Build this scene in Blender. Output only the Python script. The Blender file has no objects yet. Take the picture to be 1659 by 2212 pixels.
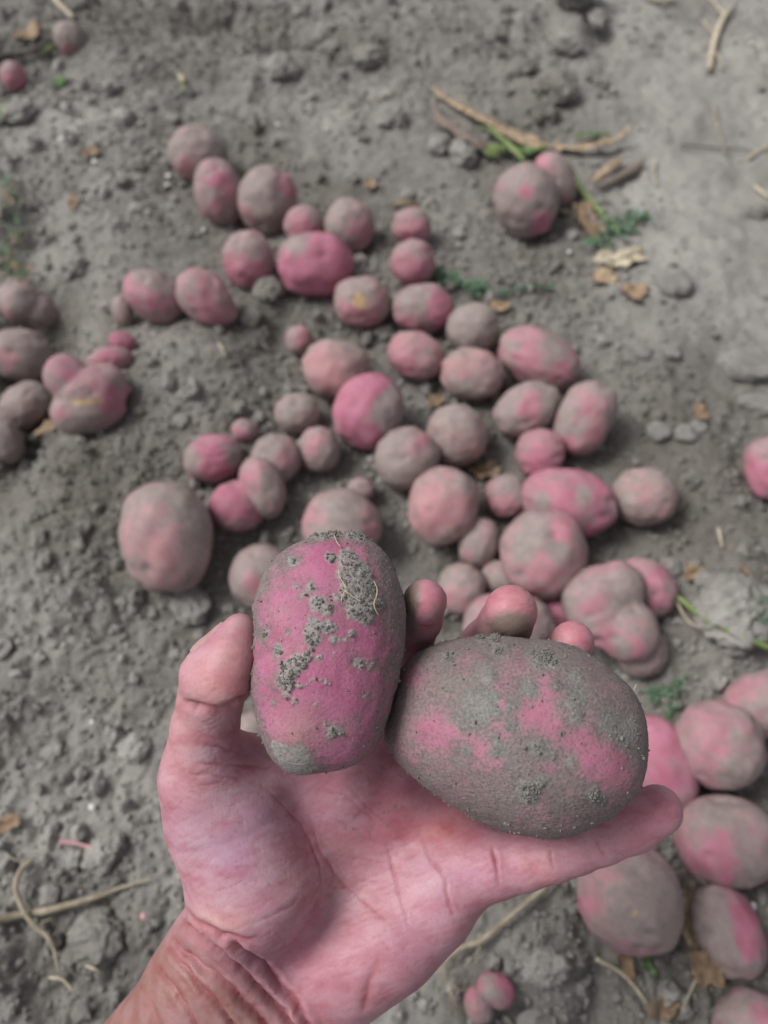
import bpy, bmesh, math
import numpy as np
from mathutils import Matrix, Vector

rng = np.random.default_rng(7)
scene = bpy.context.scene
col = scene.collection

# ------------------------------------------------------------------ camera
PITCH = math.radians(28.0)          # tilt away from straight down
CAM_H = 0.50                        # phone half a metre above the soil
LENS, SENSOR = 26.0, 36.0
PW, PH = 1659.0, 2212.0             # picture units used for the measurements below
F = LENS / SENSOR * PH
cam_data = bpy.data.cameras.new('camera')
cam = bpy.data.objects.new('camera', cam_data)
col.objects.link(cam)
scene.camera = cam
cam.location = (0, 0, CAM_H)
cam.rotation_euler = (PITCH, 0, 0)
cam_data.sensor_fit = 'VERTICAL'
cam_data.sensor_height = SENSOR
cam_data.sensor_width = SENSOR * 0.75
cam_data.lens = LENS
cam_data.clip_start = 0.01
cam_data.clip_end = 500
cam_data.dof.use_dof = True
cam_data.dof.focus_distance = 0.208
cam_data.dof.aperture_fstop = 9.8

# ------------------------------------------------------------------ light
SUN_EL, SUN_AZ = 52.0, 284.0        # degrees; azimuth clockwise from +Y
world = bpy.data.worlds.new('World')
scene.world = world
world.use_nodes = True
wn = world.node_tree
bg = wn.nodes['Background']
sky = wn.nodes.new('ShaderNodeTexSky')
sky.sky_type = 'NISHITA'
sky.sun_disc = False
sky.sun_elevation = math.radians(SUN_EL)
sky.sun_rotation = math.radians(SUN_AZ)
sky.dust_density = 4.0
hs = wn.nodes.new('ShaderNodeHueSaturation')
hs.inputs['Saturation'].default_value = 0.2      # thin overcast: the blue is nearly gone
wn.links.new(sky.outputs[0], hs.inputs['Color'])
wn.links.new(hs.outputs[0], bg.inputs['Color'])
bg.inputs['Strength'].default_value = 0.067
sun_data = bpy.data.lights.new('sun', 'SUN')
sun_data.energy = 1.5
sun_data.angle = math.radians(24)
sun_data.color = (1.0, 0.98, 0.955)
sun = bpy.data.objects.new('sun', sun_data)
col.objects.link(sun)
_el, _az = math.radians(SUN_EL), math.radians(SUN_AZ)
sdir = Vector((math.sin(_az) * math.cos(_el), math.cos(_az) * math.cos(_el), math.sin(_el)))
sun.rotation_euler = sdir.to_track_quat('Z', 'Y').to_euler()
sun.location = sdir * 5
scene.view_settings.view_transform = 'Standard'
scene.view_settings.look = 'None'
scene.view_settings.exposure = 0.80
scene.view_settings.gamma = 1.0
scene.render.engine = 'CYCLES'
scene.cycles.use_denoising = True
scene.cycles.max_bounces = 6

# ------------------------------------------------------------------ projection helpers
cp, sp = math.cos(PITCH), math.sin(PITCH)
R_CAM = np.array([[1, 0, 0], [0, cp, -sp], [0, sp, cp]])
C0 = np.array([0, 0, CAM_H])

def at(px, py, d):
    """point seen at picture position (px, py) at depth d along the view axis"""
    v = np.array([(px - PW / 2) / F * d, (PH / 2 - py) / F * d, -d])
    return R_CAM @ v + C0

def on_plane(px, py, z=0.0):
    v = R_CAM @ np.array([(px - PW / 2) / F, (PH / 2 - py) / F, -1.0])
    t = (z - CAM_H) / v[2]
    return C0 + v * t

def project(P):
    v = (P - C0) @ R_CAM
    d = -v[:, 2]
    return np.stack([v[:, 0] / d * F + PW / 2, PH / 2 - v[:, 1] / d * F], 1), d

# ------------------------------------------------------------------ noise
def _hash(ix, iy, iz, seed):
    h = (ix.astype(np.int64) * 374761393 + iy.astype(np.int64) * 668265263 + iz.astype(np.int64) * 2147483647 + seed * 1274126177) & 0xFFFFFFFF
    h = ((h ^ (h >> 13)) * 1274126177) & 0xFFFFFFFF
    h = (h ^ (h >> 16)) & 0xFFFFFFFF
    h = (h * 2246822519) & 0xFFFFFFFF
    return ((h ^ (h >> 15)) & 0xFFFFFF) / float(0xFFFFFF)

def vnoise(P, seed=0):
    """value noise in 3D, -1..1"""
    i = np.floor(P).astype(np.int64)
    f = P - i
    u = f * f * f * (f * (f * 6 - 15) + 10)
    r = 0
    for dx in (0, 1):
        wx = u[:, 0] if dx else 1 - u[:, 0]
        for dy in (0, 1):
            wy = u[:, 1] if dy else 1 - u[:, 1]
            for dz in (0, 1):
                wz = u[:, 2] if dz else 1 - u[:, 2]
                r = r + wx * wy * wz * _hash(i[:, 0] + dx, i[:, 1] + dy, i[:, 2] + dz, seed)
    return r * 2 - 1

def vnoise2(P, seed=0):
    i = np.floor(P).astype(np.int64)
    f = P - i
    u = f * f * f * (f * (f * 6 - 15) + 10)
    z = np.zeros_like(i[:, 0])
    a = _hash(i[:, 0], i[:, 1], z, seed); b = _hash(i[:, 0] + 1, i[:, 1], z, seed)
    c = _hash(i[:, 0], i[:, 1] + 1, z, seed); d = _hash(i[:, 0] + 1, i[:, 1] + 1, z, seed)
    ux, uy = u[:, 0], u[:, 1]
    return ((a * (1 - ux) + b * ux) * (1 - uy) + (c * (1 - ux) + d * ux) * uy) * 2 - 1

def fbm(P, octaves=4, seed=0, gain=0.5):
    n = vnoise if P.shape[1] == 3 else vnoise2
    r, a, s = 0, 1.0, 0
    for o in range(octaves):
        r = r + a * n(P * (2.03 ** o) + 17.3 * o, seed + o)
        s += a; a *= gain
    return r / s

def worley_domes(P, seed, keep=1.0):
    """rounded lumps: 0..1 dome height for jittered cells in 2D"""
    i = np.floor(P).astype(np.int64)
    z = np.zeros_like(i[:, 0])
    best = np.zeros(len(P))
    for dx in (-1, 0, 1):
        for dy in (-1, 0, 1):
            cx, cy = i[:, 0] + dx, i[:, 1] + dy
            jx = _hash(cx, cy, z, seed); jy = _hash(cx, cy, z, seed + 1)
            rr = 0.22 + 0.5 * _hash(cx, cy, z, seed + 2) ** 2
            on = _hash(cx, cy, z, seed + 3) < keep
            d2 = (P[:, 0] - cx - jx) ** 2 + (P[:, 1] - cy - jy) ** 2
            h = np.sqrt(np.clip(1 - d2 / rr ** 2, 0, 1)) * rr * on
            best = np.maximum(best, h)
    return best

def sstep(a, b, x):
    t = np.clip((x - a) / (b - a), 0, 1)
    return t * t * (3 - 2 * t)

# ------------------------------------------------------------------ mesh helpers
def mesh_from(name, V, Fa, smooth=True):
    me = bpy.data.meshes.new(name)
    V = np.asarray(V, dtype=np.float32)
    if isinstance(Fa, np.ndarray):
        n, k = Fa.shape
        me.vertices.add(len(V)); me.vertices.foreach_set('co', V.ravel())
        me.loops.add(n * k); me.loops.foreach_set('vertex_index', Fa.astype(np.int32).ravel())
        me.polygons.add(n)
        me.polygons.foreach_set('loop_start', np.arange(0, n * k, k, dtype=np.int32))
        me.polygons.foreach_set('loop_total', np.full(n, k, dtype=np.int32))
        me.update(calc_edges=True)
    else:
        me.from_pydata([tuple(map(float, v)) for v in V], [], Fa)
        me.update()
    me.polygons.foreach_set('use_smooth', np.full(len(me.polygons), smooth))
    return me

def fattr(me, name, vals):
    a = me.attributes.new(name, 'FLOAT', 'POINT')
    a.data.foreach_set('value', np.asarray(vals, dtype=np.float32))

def cattr(me, name, rgb):
    a = me.attributes.new(name, 'FLOAT_COLOR', 'POINT')
    c = np.ones((len(rgb), 4), dtype=np.float32); c[:, :3] = rgb
    a.data.foreach_set('color', c.ravel())

def obj(name, me, m=None, parent=None, loc=None):
    o = bpy.data.objects.new(name, me)
    col.objects.link(o)
    if m is not None and me is not None:
        me.materials.append(m)
    if parent is not None:
        o.parent = parent
    if loc is not None:
        o.location = loc
    return o

def tag(o, label=None, cat=None, group=None, kind=None):
    if label: o['label'] = label
    if cat: o['category'] = cat
    if group: o['group'] = group
    if kind: o['kind'] = kind
    return o

_ico = {}
def ico(n):
    if n not in _ico:
        bm = bmesh.new()
        bmesh.ops.create_icosphere(bm, subdivisions=n, radius=1.0)
        V = np.array([v.co[:] for v in bm.verts]); Fa = np.array([[v.index for v in f.verts] for f in bm.faces])
        bm.free()
        V /= np.linalg.norm(V, axis=1)[:, None]
        _ico[n] = (V, Fa)
    return _ico[n]

def normals(V, Fa):
    N = np.zeros_like(V)
    a, b, c = V[Fa[:, 0]], V[Fa[:, 1]], V[Fa[:, 2]]
    fn = np.cross(b - a, c - a)
    for k in range(Fa.shape[1]):
        for ax in range(3):
            N[:, ax] += np.bincount(Fa[:, k], fn[:, ax], len(V))
    return N / (np.linalg.norm(N, axis=1)[:, None] + 1e-12)

def srgb(r, g, b):
    f = lambda c: c / 255 / 12.92 if c <= 10 else ((c / 255 + 0.055) / 1.055) ** 2.4
    return np.array([f(r), f(g), f(b)])

# ------------------------------------------------------------------ materials
class NT:
    def __init__(self, name):
        self.m = bpy.data.materials.new(name); self.m.use_nodes = True
        self.t = self.m.node_tree; self.b = self.t.nodes['Principled BSDF']
    def n(self, typ, **kw):
        x = self.t.nodes.new('ShaderNode' + typ)
        for k, v in kw.items():
            if k in x.inputs: x.inputs[k].default_value = v
            else: setattr(x, k, v)
        return x
    def l(self, a, b): self.t.links.new(a, b)
    def coord(self): return self.n('TexCoord').outputs['Object']
    def geo(self): return self.n('NewGeometry').outputs['Position']
    def noise(self, co, scale, detail=4, rough=0.55):
        x = self.n('TexNoise'); x.inputs['Scale'].default_value = scale
        x.inputs['Detail'].default_value = detail; x.inputs['Roughness'].default_value = rough
        self.l(co, x.inputs['Vector']); return x.outputs['Fac']
    def ramp(self, fac, stops):
        x = self.n('ValToRGB'); e = x.color_ramp.elements
        while len(e) < len(stops): e.new(0.5)
        for el, (p, c) in zip(e, stops):
            el.position = p; el.color = (*c, 1) if len(c) == 3 else c
        self.l(fac, x.inputs[0]); return x.outputs[0]
    def mix(self, fac, a, b, mode='MIX'):
        x = self.n('Mix'); x.data_type = 'RGBA'; x.blend_type = mode
        for s, v in ((0, fac), (6, a), (7, b)):
            if isinstance(v, (int, float)): x.inputs[s].default_value = v
            elif isinstance(v, (tuple, list, np.ndarray)): x.inputs[s].default_value = (*[float(q) for q in v[:3]], 1)
            else: self.l(v, x.inputs[s])
        return x.outputs[2]
    def math(self, op, a, b=None, clamp=False):
        x = self.n('Math'); x.operation = op; x.use_clamp = clamp
        for s, v in ((0, a), (1, b)):
            if v is None: continue
            if isinstance(v, (int, float)): x.inputs[s].default_value = v
            else: self.l(v, x.inputs[s])
        return x.outputs[0]
    def attr(self, name, typ='GEOMETRY'):
        x = self.n('Attribute'); x.attribute_name = name; x.attribute_type = typ; return x
    def bump(self, h, strength, dist):
        x = self.n('Bump'); x.inputs['Strength'].default_value = strength; x.inputs['Distance'].default_value = dist
        self.l(h, x.inputs['Height']); self.l(x.outputs[0], self.b.inputs['Normal']); return x
    def base(self, c):
        if isinstance(c, (tuple, list, np.ndarray)): self.b.inputs['Base Color'].default_value = (*[float(q) for q in c[:3]], 1)
        else: self.l(c, self.b.inputs['Base Color'])
    def rough(self, v, spec=0.3):
        if isinstance(v, (int, float)): self.b.inputs['Roughness'].default_value = v
        else: self.l(v, self.b.inputs['Roughness'])
        self.b.inputs['Specular IOR Level'].default_value = spec

SOIL_A = np.array([0.134, 0.127, 0.117])
SOIL_B = np.array([0.298, 0.285, 0.265])
DUST = np.array([0.285, 0.259, 0.236])

def make_soil(name, k=1.0, per_island=False):
    t = NT(name); co = t.geo()
    big = t.noise(co, 9, 3); fine = t.noise(co, 420, 5, 0.7); mid = t.noise(co, 60, 4)
    c = t.ramp(big, [(0.3, SOIL_A * k * 1.1), (0.72, SOIL_B * k * 0.92)])
    c = t.mix(t.ramp(mid, [(0.35, (0, 0, 0)), (0.7, (0.6, 0.6, 0.6))]), c, SOIL_B * k)
    c = t.mix(t.ramp(fine, [(0.3, (0.55, 0.55, 0.55)), (0.55, (0, 0, 0))]), c, SOIL_A * k * 0.55)
    c = t.mix(t.ramp(fine, [(0.62, (0, 0, 0)), (0.8, (0.5, 0.5, 0.5))]), c, SOIL_B * k * 1.45)
    if per_island:
        r = t.n('NewGeometry').outputs['Random Per Island']
        c = t.mix(t.math('MULTIPLY', r, 0.45), c, SOIL_B * k * 1.25)
    damp = t.noise(co, 5, 5, 0.65)
    c = t.mix(t.ramp(damp, [(0.36, (0.55, 0.55, 0.55)), (0.52, (0, 0, 0))]), c, SOIL_A * k * 0.74 * np.array([1.06, 1.0, 0.90]))
    c = t.mix(t.ramp(damp, [(0.52, (0, 0, 0)), (0.68, (0.6, 0.6, 0.6))]), c, SOIL_B * k * 1.25)
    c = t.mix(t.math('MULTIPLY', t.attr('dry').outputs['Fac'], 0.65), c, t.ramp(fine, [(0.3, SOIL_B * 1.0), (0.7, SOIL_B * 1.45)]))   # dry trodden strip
    c = t.mix(t.math('MULTIPLY', t.attr('fresh').outputs['Fac'], 0.6), c, t.ramp(fine, [(0.3, SOIL_A * 0.5), (0.7, SOIL_A * np.array([1.25, 1.15, 1.0]))]))   # freshly dug
    t.base(c); t.rough(0.95, 0.1)
    t.bump(t.math('ADD', fine, t.math('MULTIPLY', mid, 2.0)), 0.6, 0.0015)
    return t.m
M_SOIL = make_soil('soil')
M_CRUMB = make_soil('soil_crumb', 1.0, True)
M_CLOD = make_soil('soil_clod', 1.22)

def make_stone(name, c0, c1):
    t = NT(name); co = t.coord()
    n = t.noise(co, 90, 5)
    t.base(t.ramp(n, [(0.3, c0), (0.7, c1)])); t.rough(0.85, 0.2); t.bump(n, 0.4, 0.001); return t.m
M_STONE = make_stone('grey_stone', (0.165, 0.158, 0.147), (0.26, 0.25, 0.235))
M_QUARTZ = make_stone('white_stone', (0.5, 0.5, 0.48), (0.8, 0.8, 0.78))

def make_potato(name, hero=False):
    """rosy skin under a film of dried soil; per-vertex 'clean' says where it is rubbed off"""
    t = NT(name); co = t.coord()
    clean = t.attr('clean').outputs['Fac']; tint = t.attr('tint').outputs['Fac']; grain = t.attr('grain').outputs['Fac']; scar = t.attr('scar').outputs['Fac']
    n1 = t.noise(co, 70 if not hero else 90, 4); n2 = t.noise(co, 1100 if hero else 600, 5, 0.75); n3 = t.noise(co, 300 if hero else 200, 4, 0.65)
    tan = t.ramp(n1, [(0.3, srgb(170, 112, 118)), (0.7, srgb(190, 142, 142))])
    if hero: mag = t.ramp(n1, [(0.3, srgb(158, 42, 102)), (0.7, srgb(188, 82, 138))])
    else: mag = t.ramp(n1, [(0.3, srgb(162, 56, 98)), (0.7, srgb(190, 104, 138))])
    skin = t.mix(tint, tan, mag)
    dk = DUST * (0.68 if hero else 0.97)
    dirt = t.ramp(n2 if hero else n3, [(0.28, dk * 0.42), (0.46, dk * 0.80), (0.72, dk * 1.18)] if hero else [(0.3, dk * 0.74), (0.7, dk * 1.06)])
    dirt = t.mix(0.06 if hero else 0.10, dirt, skin)
    f = t.math('ADD', clean, t.math('MULTIPLY', t.math('SUBTRACT', n3, 0.5), 1.0 if hero else 0.9))
    f = t.math('ADD', f, t.math('MULTIPLY', t.math('SUBTRACT', n2, 0.5), 2.0 if hero else 1.6))
    f = t.ramp(f, [(0.12, (0, 0, 0)), (0.88, (1, 1, 1))] if hero else [(0.18, (0, 0, 0)), (0.78, (1, 1, 1))])
    dust = t.mix(0.26 if hero else 0.30, skin, DUST)     # even the clean skin keeps a breath of dust
    if hero:                                             # dust flecks and pale pores on the rubbed skin
        n4 = t.noise(co, 2600, 3, 0.7)
        dust = t.mix(t.ramp(n4, [(0.52, (0, 0, 0)), (0.66, (0.55, 0.55, 0.55))]), dust, DUST * 1.1)
        dust = t.mix(t.ramp(n2, [(0.30, (0.5, 0.5, 0.5)), (0.45, (0, 0, 0))]), dust, srgb(128, 40, 84))
    c = t.mix(f, dirt, dust)
    crust = t.ramp(n2, [(0.25, SOIL_A * 1.0), (0.5, SOIL_B * (0.92 if not hero else 0.86)), (0.75, SOIL_B * 1.3)])
    crust = t.mix(t.attr('wet').outputs['Fac'], crust, t.ramp(n2, [(0.3, SOIL_A * 0.45), (0.6, SOIL_A * 1.15), (0.8, SOIL_B * 1.2)]))
    c = t.mix(grain, c, crust)
    c = t.mix(scar, c, t.ramp(n3, [(0.3, srgb(150, 120, 84)), (0.7, srgb(205, 178, 134))]))
    t.base(c); t.rough(0.62, 0.32)
    h = t.math('ADD', t.math('MULTIPLY', n2, 0.7), t.math('MULTIPLY', n3, 0.8))
    t.bump(h, 0.5 if hero else 0.3, 0.0008)
    return t.m
M_POT = make_potato('potato_skin')
M_HERO = make_potato('potato_skin_close', True)

def make_skin():
    t = NT('hand_skin'); co = t.coord()
    c = t.attr('skin').outputs['Color']; g = t.attr('grime').outputs['Fac']
    n = t.noise(co, 1500, 4, 0.6); m = t.noise(co, 140, 4); w = t.n('TexWave')
    w.inputs['Scale'].default_value = 260; w.inputs['Distortion'].default_value = 9; w.inputs['Detail'].default_value = 2
    w.inputs['Detail Scale'].default_value = 1.2
    t.l(co, w.inputs['Vector'])
    c = t.mix(t.ramp(m, [(0.4, (0, 0, 0)), (0.65, (0.3, 0.3, 0.3))]), c, t.mix(0.35, c, srgb(225, 205, 215)))
    c = t.mix(t.ramp(n, [(0.3, (0.18, 0.18, 0.18)), (0.6, (0, 0, 0))]), c, srgb(160, 86, 86))
    gf = t.math('ADD', g, t.math('MULTIPLY', t.math('SUBTRACT', n, 0.5), t.math('MULTIPLY', g, 1.6)), True)
    c = t.mix(gf, c, srgb(120, 106, 96))
    t.base(c)
    t.rough(0.5, 0.38)
    b = t.b
    b.inputs['Subsurface Weight'].default_value = 0.12
    b.inputs['Subsurface Radius'].default_value = (1.0, 0.45, 0.3)
    b.inputs['Subsurface Scale'].default_value = 0.002
    h = t.math('ADD', t.math('MULTIPLY', n, 0.5), t.math('MULTIPLY', w.outputs['Fac'], 0.25))
    t.bump(h, 0.12, 0.0004)
    return t.m
M_SKIN = make_skin()

def make_plain(name, c0, c1, scale=200, rough=0.7, stretch=None, bump=0.3):
    t = NT(name); co = t.coord()
    n = t.noise(co, scale, 4)
    t.base(t.ramp(n, [(0.3, c0), (0.72, c1)])); t.rough(rough, 0.25); t.bump(n, bump, 0.0006); return t.m
M_NAIL = make_plain('fingernail', srgb(164, 128, 128), srgb(184, 150, 148), 300, 0.4)
M_HUSK = make_plain('dry_husk', srgb(116, 98, 82), srgb(186, 166, 138), 160)
M_BROWN = make_plain('brown_leaf', srgb(104, 86, 70), srgb(150, 128, 104), 140)
M_ORANGE = make_plain('orange_leaf', srgb(122, 104, 84), srgb(164, 142, 116), 120)
M_GREYLEAF = make_plain('grey_leaf', srgb(98, 88, 82), srgb(135, 122, 112), 150)
M_STRAW = make_plain('pale_straw', srgb(158, 146, 124), srgb(205, 194, 172), 180)
M_ROOT = make_plain('pale_root', srgb(124, 114, 98), srgb(170, 160, 140), 220)
M_TWIG = make_plain('dark_twig', srgb(70, 66, 62), srgb(110, 104, 98), 200)
M_GREEN = make_plain('green_leaf', srgb(70, 98, 58), srgb(106, 138, 80), 150)
M_LIME = make_plain('lime_stem', srgb(104, 122, 74), srgb(136, 152, 100), 120)
M_DILL = make_plain('feathery_green', srgb(66, 94, 74), srgb(98, 126, 96), 180)
M_FIBRE = make_plain('root_fibre', srgb(170, 152, 128), srgb(200, 186, 160), 300)
M_PINKSTRAW = make_plain('pink_straw', srgb(180, 130, 135), srgb(205, 165, 165), 200)
M_SCAR = make_plain('potato_scar', srgb(176, 142, 92), srgb(206, 176, 124), 300)

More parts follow.
